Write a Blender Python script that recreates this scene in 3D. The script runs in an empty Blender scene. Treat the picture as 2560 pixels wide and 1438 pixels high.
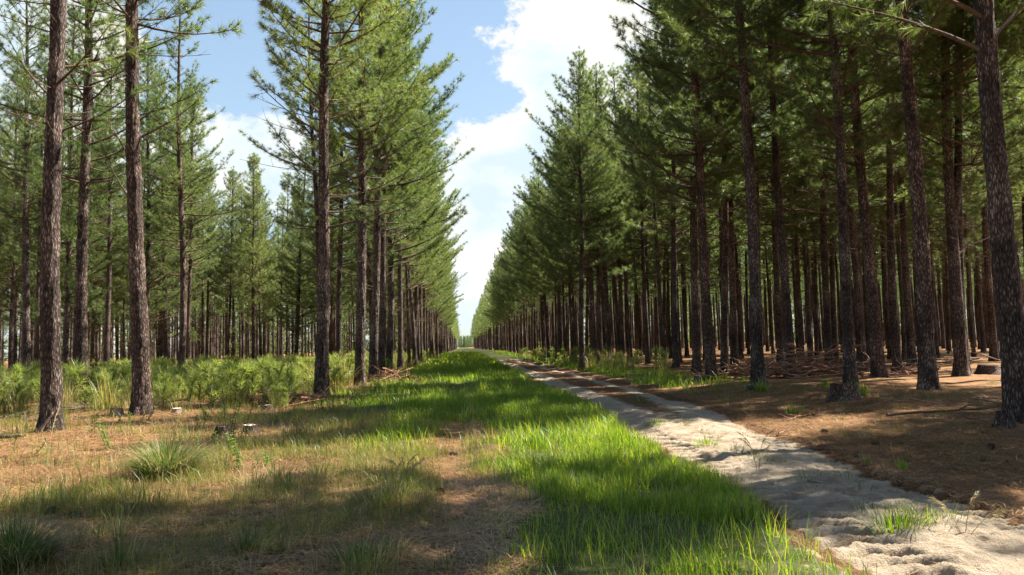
import bpy, math, random
import numpy as np
from mathutils import Matrix, Vector

# ------------------------------------------------------------------ camera, world, sun, exposure
scene = bpy.context.scene
COL = scene.collection
R = math.radians
rng = np.random.default_rng(11)
random.seed(11)

CAM_H = 1.55
F_PX = 2009.0                     # focal length in photo pixels (photo 2560 x 1438)
ROLL, YAW, PITCH = R(-1.5), R(-3.67), R(4.14)
cam_d = bpy.data.cameras.new('camera')
cam_d.sensor_width = 36.0
cam_d.lens = 36.0 * F_PX / 2560.0
cam_d.clip_start, cam_d.clip_end = 0.05, 5000
cam = bpy.data.objects.new('camera', cam_d)
COL.objects.link(cam)
CAM_ROT = Matrix.Rotation(YAW, 3, 'Z') @ Matrix.Rotation(R(90) + PITCH, 3, 'X') @ Matrix.Rotation(ROLL, 3, 'Z')
cam.matrix_world = Matrix.Translation((0, 0, CAM_H)) @ CAM_ROT.to_4x4()
scene.camera = cam

SUN_EL, SUN_AZ = R(50), R(21)      # azimuth measured from +X towards +Y (the way the ride runs)
sun_dir = Vector((math.cos(SUN_EL) * math.cos(SUN_AZ), math.cos(SUN_EL) * math.sin(SUN_AZ), math.sin(SUN_EL)))
sun_d = bpy.data.lights.new('sun', 'SUN')
sun_d.energy = 5.0
sun_d.angle = R(0.5)
sun_d.color = (1.0, 0.94, 0.82)
sun = bpy.data.objects.new('sun', sun_d)
sun.rotation_euler = (-sun_dir).to_track_quat('-Z', 'Y').to_euler()
sun.location = (30, 20, 60)
COL.objects.link(sun)

scene.view_settings.view_transform = 'Standard'
scene.view_settings.look = 'None'
scene.view_settings.gamma = 1.0
scene.view_settings.use_curve_mapping = False
scene.view_settings.exposure = 1.88
cy = scene.cycles
cy.max_bounces = 7
cy.diffuse_bounces = 4
cy.glossy_bounces = 2
cy.transmission_bounces = 4
cy.caustics_reflective = False
cy.caustics_refractive = False
cy.use_denoising = True
cy.sample_clamp_indirect = 6.0


def pxdir(px, py):
    v = Vector(((px - 1280) / F_PX, (719 - py) / F_PX, -1.0))
    return (CAM_ROT @ v).normalized()


def at(px, py):
    """photo pixel -> point on the level ground"""
    d = pxdir(px, py)
    t = -CAM_H / d.z
    return d.x * t, d.y * t


def at_depth(px, py, y):
    d = pxdir(px, py)
    t = y / d.y
    return d.x * t, y, CAM_H + d.z * t


world = bpy.data.worlds.new("World")
scene.world = world
world.use_nodes = True
wn, wl = world.node_tree.nodes, world.node_tree.links
wn.clear()
w_out = wn.new('ShaderNodeOutputWorld')
w_bg = wn.new('ShaderNodeBackground')
w_bg.inputs['Strength'].default_value = 0.055
sky = wn.new('ShaderNodeTexSky')
sky.sky_type = 'NISHITA'
sky.sun_disc = False
sky.sun_elevation = SUN_EL
sky.sun_rotation = math.pi / 2 - SUN_AZ
sky.altitude = 50
sky.air_density = 1.0
sky.dust_density = 0.6
sky.ozone_density = 1.4
tc = wn.new('ShaderNodeTexCoord')
SKYDIR = tc.outputs['Generated']


def wmath(op, a, b=None, c=None):
    n = wn.new('ShaderNodeMath')
    n.operation = op
    for i, v in enumerate((a, b, c)):
        if v is None:
            continue
        if isinstance(v, (int, float)):
            n.inputs[i].default_value = v
        else:
            wl.new(v, n.inputs[i])
    return n.outputs[0]


def wnoise(scale, detail=6, rough=0.6, sz=1.5):
    mp = wn.new('ShaderNodeMapping')
    mp.inputs['Scale'].default_value = (1, 1, sz)
    wl.new(SKYDIR, mp.inputs['Vector'])
    n = wn.new('ShaderNodeTexNoise')
    n.inputs['Scale'].default_value = scale
    n.inputs['Detail'].default_value = detail
    n.inputs['Roughness'].default_value = rough
    wl.new(mp.outputs[0], n.inputs['Vector'])
    return n.outputs['Fac']


# cumulus banks: (azimuth / elevation given through the direction in which each bank stands, angular radius)
BANKS = [((1440, 120), .095), ((1440, 10), .09), ((1370, 260), .05), ((1520, 180), .10), ((1640, 250), .13),
         ((1240, 440), .075), ((1330, 400), .04), ((1210, 560), .08), ((1130, 520), .07), ((1230, 660), .05),
         ((1140, 700), .03), ((1150, 770), .028), ((660, 440), .065), ((700, 350), .036), ((600, 470), .055),
         ((2440, 180), .14), ((2520, 20), .2), ((1960, 330), .2), ((100, 120), .1), ((60, 330), .07), ((300, 560), .16)]
mask = None
for (p, rad) in BANKS:
    d = pxdir(*p)
    vm = wn.new('ShaderNodeVectorMath')
    vm.operation = 'DISTANCE'
    wl.new(SKYDIR, vm.inputs[0])
    vm.inputs[1].default_value = d
    v = wmath('SUBTRACT', 1.0, wmath('DIVIDE', vm.outputs['Value'], rad))
    v = wmath('MAXIMUM', v, -0.6)
    mask = v if mask is None else wmath('SMOOTH_MAX', mask, v, 0.15)
edge = wmath('MULTIPLY', wmath('SUBTRACT', wnoise(13, 10, .68), 0.5), 1.9)
far_clouds = wmath('SUBTRACT', wmath('MULTIPLY', wnoise(2.2, 3, .5), 2.4), 1.85)
edge2 = wmath('ADD', wmath('MAXIMUM', mask, far_clouds), edge)
mr = wn.new('ShaderNodeMapRange')
mr.interpolation_type = 'SMOOTHSTEP'
mr.inputs['From Min'].default_value = -0.05
mr.inputs['From Max'].default_value = 0.22
wl.new(edge2, mr.inputs['Value'])
cloud_ramp = wn.new('ShaderNodeValToRGB')
cloud_ramp.color_ramp.elements[0].position = 0.38
cloud_ramp.color_ramp.elements[0].color = (3.9, 4.7, 5.3, 1)
cloud_ramp.color_ramp.elements[1].position = 0.62
cloud_ramp.color_ramp.elements[1].color = (6.0, 5.75, 5.1, 1)
wl.new(wnoise(7, 5, .55), cloud_ramp.inputs['Fac'])
w_mix = wn.new('ShaderNodeMix')
w_mix.data_type = 'RGBA'
wl.new(mr.outputs[0], w_mix.inputs['Factor'])
veil = wn.new('ShaderNodeMix')                     # thin high haze
veil.data_type = 'RGBA'
sep = wn.new('ShaderNodeSeparateXYZ')
wl.new(SKYDIR, sep.inputs[0])
vr = wn.new('ShaderNodeMapRange')
for k_, v_ in (('From Min', .28), ('From Max', .65), ('To Min', .48), ('To Max', .06)):
    vr.inputs[k_].default_value = v_
wl.new(sep.outputs['Z'], vr.inputs['Value'])
wl.new(vr.outputs[0], veil.inputs['Factor'])
veil.inputs[7].default_value = (3.0, 4.0, 4.7, 1)
wl.new(sky.outputs[0], veil.inputs[6])
wl.new(veil.outputs[2], w_mix.inputs[6])
wl.new(cloud_ramp.outputs[0], w_mix.inputs[7])
wl.new(w_mix.outputs[2], w_bg.inputs['Color'])
wl.new(w_bg.outputs[0], w_out.inputs[0])


# ------------------------------------------------------------------ helpers
def lattice(ix, iy, seed):
    h = (ix.astype(np.int64) * 374761393 + iy.astype(np.int64) * 668265263 + seed * 1442695041) & 0x7fffffff
    h = ((h ^ (h >> 13)) * 1274126177) & 0x7fffffff
    return ((h ^ (h >> 16)) & 0xffff) / 65535.0


def vnoise(x, y, seed=0):
    x, y = np.asarray(x, float), np.asarray(y, float)
    ix, iy = np.floor(x), np.floor(y)
    fx, fy = x - ix, y - iy
    fx, fy = fx * fx * (3 - 2 * fx), fy * fy * (3 - 2 * fy)
    a, b = lattice(ix, iy, seed), lattice(ix + 1, iy, seed)
    c, d = lattice(ix, iy + 1, seed), lattice(ix + 1, iy + 1, seed)
    return (a * (1 - fx) + b * fx) * (1 - fy) + (c * (1 - fx) + d * fx) * fy


def fbm(x, y, seed=0, octv=4):
    s, a, t = 0, 1.0, 0
    x, y = np.asarray(x, float), np.asarray(y, float)
    for o in range(octv):
        s = s + a * vnoise(x * 2 ** o, y * 2 ** o, seed + o * 17)
        t += a
        a *= .5
    return s / t


def sstep(a, b, x):
    t = np.clip((np.asarray(x, float) - a) / (b - a), 0, 1)
    return t * t * (3 - 2 * t)


class MB:
    """collects vertices and faces, builds ONE mesh object"""
    def __init__(self):
        self.V, self.F, self.n = [], [], 0

    def add(self, V, F, mi=0):
        V = np.asarray(V, float).reshape(-1, 3)
        F = np.asarray(F, int)
        self.V.append(V)
        self.F.append((F + self.n, mi))
        self.n += len(V)

    def tube(self, P, rad, sides=5, mi=0, cap=True):
        P = np.asarray(P, float)
        rad = np.asarray(rad, float)
        n = len(P)
        T = np.gradient(P, axis=0)
        T /= np.linalg.norm(T, axis=1)[:, None] + 1e-9
        ref = np.array([0.31, 0.87, 0.38]) if abs(T[0, 2]) > .8 else np.array([0.0, 0.0, 1.0])
        A = np.cross(T, ref)
        A /= np.linalg.norm(A, axis=1)[:, None] + 1e-9
        B = np.cross(T, A)
        a = np.linspace(0, 2 * np.pi, sides, endpoint=False)
        ring = P[:, None, :] + rad[:, None, None] * (np.cos(a)[None, :, None] * A[:, None, :] + np.sin(a)[None, :, None] * B[:, None, :])
        i = np.arange(n - 1)[:, None] * sides
        j = np.arange(sides)[None, :]
        k = (j + 1) % sides
        F = np.stack([i + j, i + k, i + sides + k, i + sides + j], -1).reshape(-1, 4)
        self.add(ring.reshape(-1, 3), F, mi)
        if cap:
            o = self.n - n * sides
            for base, c in ((0, P[0]), ((n - 1) * sides, P[-1])):
                self.V.append(np.asarray(c, float).reshape(1, 3))
                jj = np.arange(sides)
                self.F.append((np.stack([o + base + jj, o + base + (jj + 1) % sides, np.full(sides, self.n)], -1), mi))
                self.n += 1

    def mesh(self, name, mats, smooth=False):
        V = np.concatenate(self.V)
        me = bpy.data.meshes.new(name)
        me.vertices.add(len(V))
        me.vertices.foreach_set('co', V.astype(np.float32).ravel())
        nl = sum(F.size for F, _ in self.F)
        npol = sum(len(F) for F, _ in self.F)
        me.loops.add(nl)
        me.loops.foreach_set('vertex_index', np.concatenate([F.ravel() for F, _ in self.F]).astype(np.int32))
        tot = np.concatenate([np.full(len(F), F.shape[1]) for F, _ in self.F]).astype(np.int32)
        start = np.concatenate([[0], np.cumsum(tot)[:-1]]).astype(np.int32)
        me.polygons.add(npol)
        me.polygons.foreach_set('loop_start', start)
        me.polygons.foreach_set('loop_total', tot)
        me.polygons.foreach_set('material_index', np.concatenate([np.full(len(F), m) for F, m in self.F]).astype(np.int32))
        if smooth:
            me.polygons.foreach_set('use_smooth', np.ones(npol, bool))
        for m in mats:
            me.materials.append(m)
        me.update(calc_edges=True)
        return me

    def build(self, name, mats, parent=None, smooth=False):
        return link(name, self.mesh(name, mats, smooth), parent)


def link(name, me, parent=None):
    o = bpy.data.objects.new(name, me)
    COL.objects.link(o)
    if parent is not None:
        o.parent = parent
    return o


def tag(o, label=None, cat=None, group=None, kind=None):
    for k, v in (('label', label), ('category', cat), ('group', group), ('kind', kind)):
        if v:
            o[k] = v
    return o


def empty(name, loc, rot=(0, 0, 0), s=1.0):
    o = bpy.data.objects.new(name, None)
    o.empty_display_size = .2
    o.location, o.rotation_euler = loc, rot
    o.scale = (s, s, s)
    COL.objects.link(o)
    return o


# ------------------------------------------------------------------ materials
class NT:
    def __init__(self, name):
        self.m = bpy.data.materials.new(name)
        self.m.use_nodes = True
        self.t = self.m.node_tree
        self.n, self.l = self.t.nodes, self.t.links
        self.n.clear()
        self.out = self.n.new('ShaderNodeOutputMaterial')

    def _in(self, sock, v):
        if isinstance(v, bpy.types.NodeSocket):
            self.l.new(v, sock)
        elif v is not None:
            if sock.type == 'RGBA' and len(v) == 3:
                v = (*v, 1)
            sock.default_value = v

    def coord(self, kind='Object', scale=(1, 1, 1), rot=(0, 0, 0)):
        if kind == 'World':
            src = self.n.new('ShaderNodeNewGeometry').outputs['Position']
        else:
            src = self.n.new('ShaderNodeTexCoord').outputs[kind]
        mp = self.n.new('ShaderNodeMapping')
        mp.inputs['Scale'].default_value = scale
        mp.inputs['Rotation'].default_value = rot
        self.l.new(src, mp.inputs['Vector'])
        return mp.outputs[0]

    def noise(self, vec, scale=1, detail=4, rough=.55, dist=0, out='Fac'):
        n = self.n.new('ShaderNodeTexNoise')
        n.inputs['Scale'].default_value = scale
        n.inputs['Detail'].default_value = detail
        n.inputs['Roughness'].default_value = rough
        n.inputs['Distortion'].default_value = dist
        self.l.new(vec, n.inputs['Vector'])
        return n.outputs[out]

    def voro(self, vec, scale=1, feature='DISTANCE_TO_EDGE'):
        n = self.n.new('ShaderNodeTexVoronoi')
        n.feature = feature
        n.inputs['Scale'].default_value = scale
        self.l.new(vec, n.inputs['Vector'])
        return n.outputs['Distance']

    def math(self, op, a, b=None, c=None):
        n = self.n.new('ShaderNodeMath')
        n.operation = op
        for i, v in enumerate((a, b, c)):
            self._in(n.inputs[i], v)
        return n.outputs[0]

    def ramp(self, fac, stops):
        n = self.n.new('ShaderNodeValToRGB')
        e = n.color_ramp.elements
        while len(e) < len(stops):
            e.new(.5)
        for el, (p, c) in zip(e, stops):
            el.position = p
            el.color = (*c, 1)
        self.l.new(fac, n.inputs['Fac'])
        return n.outputs[0]

    def mapr(self, v, a, b, c=0., d=1.):
        n = self.n.new('ShaderNodeMapRange')
        for i, x in zip(('From Min', 'From Max', 'To Min', 'To Max'), (a, b, c, d)):
            n.inputs[i].default_value = x
        self.l.new(v, n.inputs['Value'])
        return n.outputs[0]

    def mix(self, fac, a, b, blend='MIX'):
        n = self.n.new('ShaderNodeMix')
        n.data_type = 'RGBA'
        n.blend_type = blend
        self._in(n.inputs['Factor'], fac)
        self._in(n.inputs[6], a)
        self._in(n.inputs[7], b)
        return n.outputs[2]

    def bump(self, h, strength=.5, dist=.02):
        n = self.n.new('ShaderNodeBump')
        n.inputs['Strength'].default_value = strength
        n.inputs['Distance'].default_value = dist
        self.l.new(h, n.inputs['Height'])
        return n.outputs[0]

    def attr(self, name):
        n = self.n.new('ShaderNodeAttribute')
        n.attribute_name = name
        return n.outputs['Fac']

    def rnd(self, kind='island'):
        if kind == 'island':
            return self.n.new('ShaderNodeNewGeometry').outputs['Random Per Island']
        return self.n.new('ShaderNodeObjectInfo').outputs['Random']

    def principled(self, col, rough=.8, spec=.3, normal=None, finish=True):
        p = self.n.new('ShaderNodeBsdfPrincipled')
        self._in(p.inputs['Base Color'], col)
        self._in(p.inputs['Roughness'], rough)
        p.inputs['Specular IOR Level'].default_value = spec
        if normal is not None:
            self.l.new(normal, p.inputs['Normal'])
        if finish:
            self.l.new(p.outputs[0], self.out.inputs[0])
        return p.outputs[0]

    def leafy(self, col, tcol, fac=.4, rough=.5, spec=.35):
        a = self.principled(col, rough, spec, finish=False)
        t = self.n.new('ShaderNodeBsdfTranslucent')
        self._in(t.inputs[0], tcol)
        m = self.n.new('ShaderNodeMixShader')
        m.inputs[0].default_value = fac
        self.l.new(a, m.inputs[1])
        self.l.new(t.outputs[0], m.inputs[2])
        self.l.new(m.outputs[0], self.out.inputs[0])
        return self.m


def needle_material(name, dark, mid, light, tcol, fac=.4, spec=.4):
    k = NT(name)
    r = k.rnd()
    big = k.noise(k.coord('World'), 1.1, 2)
    f = k.math('ADD', k.math('MULTIPLY', r, .6), k.math('MULTIPLY', big, .45))
    f = k.math('ADD', f, k.math('MULTIPLY', k.math('SUBTRACT', k.rnd('obj'), .5), .25))
    c = k.ramp(f, [(.12, dark), (.5, mid), (.86, light)])
    t = k.mix(1.0, c, tcol, 'MULTIPLY')
    return k.leafy(c, t, fac, .42, spec)


M = {}
M['needle'] = needle_material('pine_needles', (.021, .051, .019), (.077, .120, .040), (.215, .235, .095), (1.95, 1.98, 1.0), .48, .6)
M['needle_young'] = needle_material('young_pine_needles', (.06, .105, .025), (.17, .235, .050), (.33, .37, .12), (1.9, 1.8, 1.0))
M['grass'] = needle_material('fresh_grass', (.032, .085, .010), (.090, .175, .018), (.27, .31, .060), (2.3, 2.1, .6), .48, .45)
M['grass_olive'] = needle_material('thin_olive_grass', (.05, .085, .018), (.13, .16, .035), (.30, .26, .10), (1.8, 1.6, .9), .42, .35)
M['grass_dry'] = needle_material('dry_grass', (.22, .17, .07), (.36, .28, .13), (.52, .43, .24), (1.3, 1.3, 1.1), .35, .3)
M['tussock'] = needle_material('tussock_grass', (.035, .065, .020), (.075, .12, .035), (.20, .20, .085), (1.7, 1.7, 1.0), .4, .2)
M['weed'] = needle_material('weed_leaves', (.05, .10, .02), (.09, .17, .03), (.17, .24, .06), (1.8, 1.8, 1.0), .4, .4)
M['straw'] = needle_material('pine_straw', (.07, .035, .017), (.23, .12, .052), (.47, .30, .145), (1.1, 1.1, 1.0), .15, .35)
M['dead_needle'] = needle_material('dead_red_needles', (.16, .05, .025), (.28, .10, .045), (.40, .19, .09), (1.3, 1.1, 1.0), .3, .3)


def bark_material(name, dark, mid, light, sc=1.0, tint=.22):
    k = NT(name)
    v = k.coord('Object', (1, 1, 1))
    warp = k.n.new('ShaderNodeVectorMath')
    warp.operation = 'ADD'
    wv = k.n.new('ShaderNodeVectorMath')
    wv.operation = 'SCALE'
    wv.inputs['Scale'].default_value = .10
    k.l.new(k.noise(k.coord('Object', (5, 5, 3)), 1.0, 3, .6, 0, 'Color'), wv.inputs[0])
    k.l.new(v, warp.inputs[0])
    k.l.new(wv.outputs[0], warp.inputs[1])
    mp = k.n.new('ShaderNodeMapping')
    mp.inputs['Scale'].default_value = (26 * sc, 26 * sc, 6.5 * sc)
    k.l.new(warp.outputs[0], mp.inputs['Vector'])
    plates = k.voro(mp.outputs[0], 1.0)
    fine = k.noise(k.coord('Object', (24, 24, 5.0)), 1.0, 6, .70, .8)
    big = k.noise(k.coord('Object', (1.5, 1.5, .9)), 1.0, 4)
    f = k.math('ADD', k.math('MULTIPLY', k.mapr(plates, 0, .3), .26), k.math('MULTIPLY', fine, .72))
    f = k.math('ADD', f, k.math('MULTIPLY', k.math('SUBTRACT', big, .5), .7))
    c = k.ramp(f, [(.26, dark), (.52, mid), (.82, light)])
    knot = k.voro(k.coord('Object', (2.2, 2.2, 1.7)), 1.0, 'F1')
    c = k.mix(k.mapr(knot, .10, .22, .75, 0.), c, dark)
    tintc = k.ramp(k.rnd('obj'), [(0., (.85, .8, .8)), (.5, (1, 1, 1)), (1., (1.15, 1.0, .9))])
    c = k.mix(1.0, c, tintc, 'MULTIPLY')
    # old branch whorls: dark rough rings up the stem
    h = k.math('ADD', k.math('MULTIPLY', k.mapr(plates, 0, .25), .6), k.math('MULTIPLY', fine, 1.3))
    k.principled(c, .88, .2, k.bump(h, .65, .03))
    return k.m


M['bark'] = bark_material('pine_bark', (.012, .0085, .007), (.072, .051, .042), (.40, .32, .27))
M['branch_bark'] = bark_material('branch_bark', (.05, .035, .025), (.13, .09, .06), (.28, .21, .15), 3.0)
M['dead_wood'] = bark_material('weathered_wood', (.10, .07, .05), (.28, .21, .16), (.50, .42, .35), 2.2)
M['slash_wood'] = bark_material('red_slash_wood', (.12, .05, .03), (.36, .19, .12), (.62, .44, .33), 2.2)


def cutface():
    k = NT('cut_wood')
    v = k.coord('Object')
    s = k.n.new('ShaderNodeVectorMath')
    s.operation = 'LENGTH'
    k.l.new(v, s.inputs[0])
    w = k.math('SINE', k.math('ADD', k.math('MULTIPLY', s.outputs['Value'], 260.), k.math('MULTIPLY', k.noise(v, 8, 3), 6.)))
    f = k.math('ADD', k.math('MULTIPLY', w, .12), k.noise(v, 14, 5))
    k.principled(k.ramp(f, [(.2, (.16, .12, .09)), (.5, (.42, .36, .29)), (.8, (.62, .56, .48))]), .85, .2, k.bump(f, .4, .01))
    return k.m


M['cut'] = cutface()


def ground_material():
    k = NT('forest_floor')
    p = k.coord('World')
    a = k.noise(k.coord('World', (38, 9, 10), (0, 0, .5)), 1.0, 6, .7, 1.5)
    b = k.noise(k.coord('World', (9, 42, 10), (0, 0, -.35)), 1.0, 6, .7, 1.5)
    c_ = k.noise(p, 1.3, 5, .6)
    fib = k.math('MAXIMUM', a, b)
    f = k.math('ADD', k.math('MULTIPLY', fib, .75), k.math('MULTIPLY', c_, .42))
    litter = k.ramp(f, [(.36, (.040, .022, .013)), (.56, (.160, .078, .034)), (.72, (.30, .165, .075)), (.9, (.46, .31, .165))])
    soil = k.ramp(k.noise(p, 7, 6, .65), [(.3, (.035, .040, .014)), (.55, (.075, .085, .026)), (.75, (.17, .13, .06))])
    g = k.math('ADD', k.attr('grass'), k.math('MULTIPLY', k.math('SUBTRACT', k.noise(p, 2.2, 6, .7), .5), .9))
    c = k.mix(k.mapr(g, .38, .62), litter, soil)
    sandc = k.ramp(k.noise(p, 3.5, 7, .7), [(.3, (.30, .23, .16)), (.6, (.48, .40, .30)), (.8, (.60, .52, .42))])
    s = k.math('ADD', k.attr('sand'), k.math('MULTIPLY', k.math('SUBTRACT', k.noise(p, 4.5, 7, .75), .5), 1.0))
    c = k.mix(k.mapr(s, .45, .62), c, sandc)
    h = k.math('ADD', fib, k.math('MULTIPLY', k.noise(p, 22, 5, .7), .6))
    k.principled(c, .92, .15, k.bump(h, .8, .03))
    return k.m


def sand_material():
    k = NT('pale_sand')
    p = k.coord('World')
    f = k.noise(p, 2.6, 8, .68)
    c = k.ramp(f, [(.28, (.22, .16, .105)), (.5, (.38, .30, .215)), (.75, (.52, .43, .325))])
    lit = k.noise(k.coord('World', (34, 11, 10), (0, 0, .4)), 1.0, 6, .75, 1.2)
    cover = k.math('ADD', k.attr('litter'), k.math('MULTIPLY', k.math('SUBTRACT', k.noise(p, 5, 7, .75), .5), 1.1))
    c2 = k.ramp(lit, [(.36, (.055, .030, .017)), (.56, (.20, .105, .050)), (.74, (.36, .21, .105)), (.9, (.5, .34, .19))])
    c = k.mix(k.mapr(cover, .5, .72), c, c2)
    specks = k.mapr(k.noise(p, 60, 3, .7), .66, .72)
    c = k.mix(k.math('MULTIPLY', specks, .6), c, (.12, .08, .05))
    h = k.math('ADD', k.math('MULTIPLY', k.noise(p, 11, 6, .7), 1.6), k.math('ADD', k.noise(p, 36, 5, .7), k.math('MULTIPLY', k.noise(p, 90, 3, .6), .6)))
    k.principled(c, .95, .12, k.bump(h, 1.0, .035))
    return k.m


M['ground'] = ground_material()
M['sand'] = sand_material()

# ------------------------------------------------------------------ terrain
YT = [0, 5, 7.6, 10, 14, 17, 21, 28, 34, 48, 90, 130]
EL = [2.5, 2.55, 2.75, 2.86, 2.82, 2.95, 3.12, 3.1, 3.1, 3.16, 3.4, 3.5]      # left edge of the sandy track
ER = [4.9, 4.95, 5.0, 5.15, 5.42, 5.75, 6.1, 6.5, 6.5, 6.5, 6.6, 6.6]         # right edge
RL = [3.0, 3.02, 3.06, 3.11, 3.2, 3.35, 3.5, 3.52, 3.55, 3.6, 3.8, 4.0]       # middle of the left wheel rut
RR = [4.7, 4.7, 4.66, 4.72, 5.05, 5.3, 5.6, 6.0, 6.0, 6.0, 6.1, 6.2]          # middle of the right wheel rut


def base_z(x, y):
    x, y = np.asarray(x, float), np.asarray(y, float)
    und = (fbm(x * .22, y * .22, 3, 3) - .5) * .16 + (fbm(x * 1.3, y * 1.3, 8, 3) - .5) * .05
    mound = .10 * sstep(6.2, 9.0, x) + .06 * sstep(-2.5, -5, x)
    path = -.05 * np.exp(-((x + .15) / .3) ** 2)
    far = .25 * sstep(60, 200, y)
    return und * (1 - sstep(300, 600, np.hypot(x, y))) + mound + path + far


def gz(x, y):
    return float(base_z(np.array([x]), np.array([y]))[0])


def track_edges(y):
    y = np.asarray(y, float)
    wob_l = (fbm(y * .9, y * 0 + 3., 21, 4) - .5) * .45
    wob_r = (fbm(y * .7, y * 0 + 9., 22, 4) - .5) * .6
    return np.interp(y, YT, EL) + wob_l, np.interp(y, YT, ER) + wob_r


def in_track(x, y, m=0.):
    l, r = track_edges(np.asarray(y, float))
    return (x > l + m) & (x < r - m)


def build_ground():
    xs = np.concatenate([[-2500, -1200, -500, -200, -120], np.arange(-80, -12, 2.0), np.arange(-12, -6, .3), np.arange(-6, 9, .06),
                         np.arange(9, 18, .3), np.arange(18, 82, 2.0), [120, 200, 500, 1200, 2500]])
    ys = np.concatenate([[-400, -100, -40, -20, -10, -5, 0], np.arange(3, 20, .07), np.arange(20, 45, .25), np.arange(45, 130, 1.2),
                         np.arange(130, 700, 15), [900, 1400, 2500]])
    X, Y = np.meshgrid(xs, ys)
    Z = base_z(X, Y)
    l, r = track_edges(Y)
    inside = sstep(0, .3, X - l) * sstep(0, .3, r - X) * (1 - sstep(88, 96, Y)) * sstep(2.5, 3.2, Y)
    Z = Z - .17 * inside + (fbm(X * 6, Y * 6, 5, 3) - .5) * .03 * sstep(0, 3, Y)
    mb = MB()
    nx = len(xs)
    i = (np.arange(len(ys) - 1)[:, None] * nx + np.arange(nx - 1)[None, :]).ravel()
    mb.add(np.stack([X, Y, Z], -1).reshape(-1, 3), np.stack([i, i + 1, i + nx + 1, i + nx], -1))
    o = mb.build('ground', [M['ground']], smooth=True)
    gm = np.clip(grass_cover(X, Y), 0, 1)
    for nm, arr in (('grass', gm), ('sand', np.exp(-((X - (l + r) / 2) / 2.2) ** 2) * .55 * (1 - sstep(30, 90, Y)))):
        at_ = o.data.attributes.new(nm, 'FLOAT', 'POINT')
        at_.data.foreach_set('value', arr.astype(np.float32).ravel())
    tag(o, kind='structure')


def grass_cover(X, Y):
    """how much of the ground is under fresh grass"""
    l, r = track_edges(Y)
    en = fbm(Y * .45, X * .45, 31, 3) - .5
    near_edge = sstep(-.35, 1.1, X + 1.8 * en) * (1 - sstep(-.15, .12, X - l))
    strip = .50 * sstep(-4.2, -2.0, X + 2.4 * (fbm(Y * .35, X * .35, 33, 3) - .5)) * (1 - sstep(-1.0, -.3, X + 1.0 * en))
    wide = sstep(-5.0, -2.6, X + 1.6 * en) * (1 - sstep(-.2, .1, X - l)) * sstep(12, 24, Y + 8 * en)
    right = .66 * sstep(-.1, .7, X - r + en) * (1 - sstep(8.0, 10.5, X)) * sstep(18, 32, Y + 8 * en)
    overgrown = .75 * sstep(-4.5, -3, X) * (1 - sstep(8, 9.5, X)) * sstep(45, 75, Y)
    return np.maximum.reduce([near_edge, strip, wide * .95, right, overgrown])


build_ground()


def build_track():
    us = np.linspace(0, 1, 150)
    ys = np.concatenate([np.arange(3.0, 14, .022), np.arange(14, 26, .05), np.arange(26, 95, .3)])
    U, Y = np.meshgrid(us, ys)
    l, r = track_edges(Y)
    l, r = l - .18, r + .22
    X = l + (r - l) * U
    rut_l, rut_r = np.interp(Y, YT, RL), np.interp(Y, YT, RR)
    z = base_z(X, Y) + .012
    depth = np.exp(-((X - rut_l) / .33) ** 4) + np.exp(-((X - rut_r) / .34) ** 4)
    shoulder = np.exp(-((X - rut_l - .55) / .16) ** 2) + np.exp(-((X - rut_r - .58) / .16) ** 2) + np.exp(-((X - rut_l + .55) / .14) ** 2) + np.exp(-((X - rut_r + .58) / .16) ** 2)
    z = z - .05 * depth + .035 * shoulder * fbm(X * 3, Y * 1.6, 41)
    # tyre lugs pressed across each wheel rut, broken up and slanted
    lug = 0
    for c, w, sl, sd in ((rut_l, .38, 1.1, 5), (rut_r, .38, -1.0, 6)):
        q = np.abs(X - c)
        band = 1 - sstep(w * .7, w * 1.0, q)
        ph = (Y + q * sl * .45 + .07 * fbm(X * 2.2, Y * 1.4, sd)) * 2 * np.pi / .29
        wave = np.clip(np.sin(ph) * 1.8, -1, .8)
        fade = sstep(.30, .52, fbm(X * .8 + 3, Y * .42, sd + 9, 3))
        lug = lug + band * wave * (.35 + .65 * fade)
    e0 = np.minimum(U, 1 - U)
    lug = lug * sstep(.03, .09, e0)
    z = z + .045 * lug * (1 - .4 * sstep(18, 30, Y))
    z = z + ((fbm(X * 5, Y * 5, 44, 4) - .5) * .055 + (fbm(X * 19, Y * 19, 45, 4) - .5) * .04) * sstep(.06, .24, np.minimum(U, 1 - U))
    e = np.minimum(U, 1 - U)
    z = z - .075 * (1 - sstep(0, .10, e + .05 * (fbm(X * 4, Y * 4, 46) - .5)))
    z = np.where((Y > 88) | (Y < 3.15), z - .1, z)
    grown = sstep(30, 80, Y)
    z = z - .09 * grown * sstep(.35, .6, fbm(X * .6, Y * .25, 48, 3))
    mb = MB()
    nx = len(us)
    i = (np.arange(len(ys) - 1)[:, None] * nx + np.arange(nx - 1)[None, :]).ravel()
    mb.add(np.stack([X, Y, z], -1).reshape(-1, 3), np.stack([i, i + 1, i + nx + 1, i + nx], -1))
    o = mb.build('dirt_track', [M['sand']], smooth=True)
    mid = np.exp(-((X - (rut_l + rut_r) * .5) / (.28 * (rut_r - rut_l))) ** 2) * (.50 + .35 * sstep(13, 22, Y) - .15 * np.exp(-((Y - 11) / 2.2) ** 2)) + 1.1 * sstep(.70, .90, U) + .9 * (1 - sstep(0.06, .22, U))
    at_ = o.data.attributes.new('litter', 'FLOAT', 'POINT')
    at_.data.foreach_set('value', (mid + .16 * sstep(15, 28, Y)).astype(np.float32).ravel())
    tag(o, kind='structure')


build_track()

# ------------------------------------------------------------------ pine trees
H_TREE = 22.0


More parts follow.
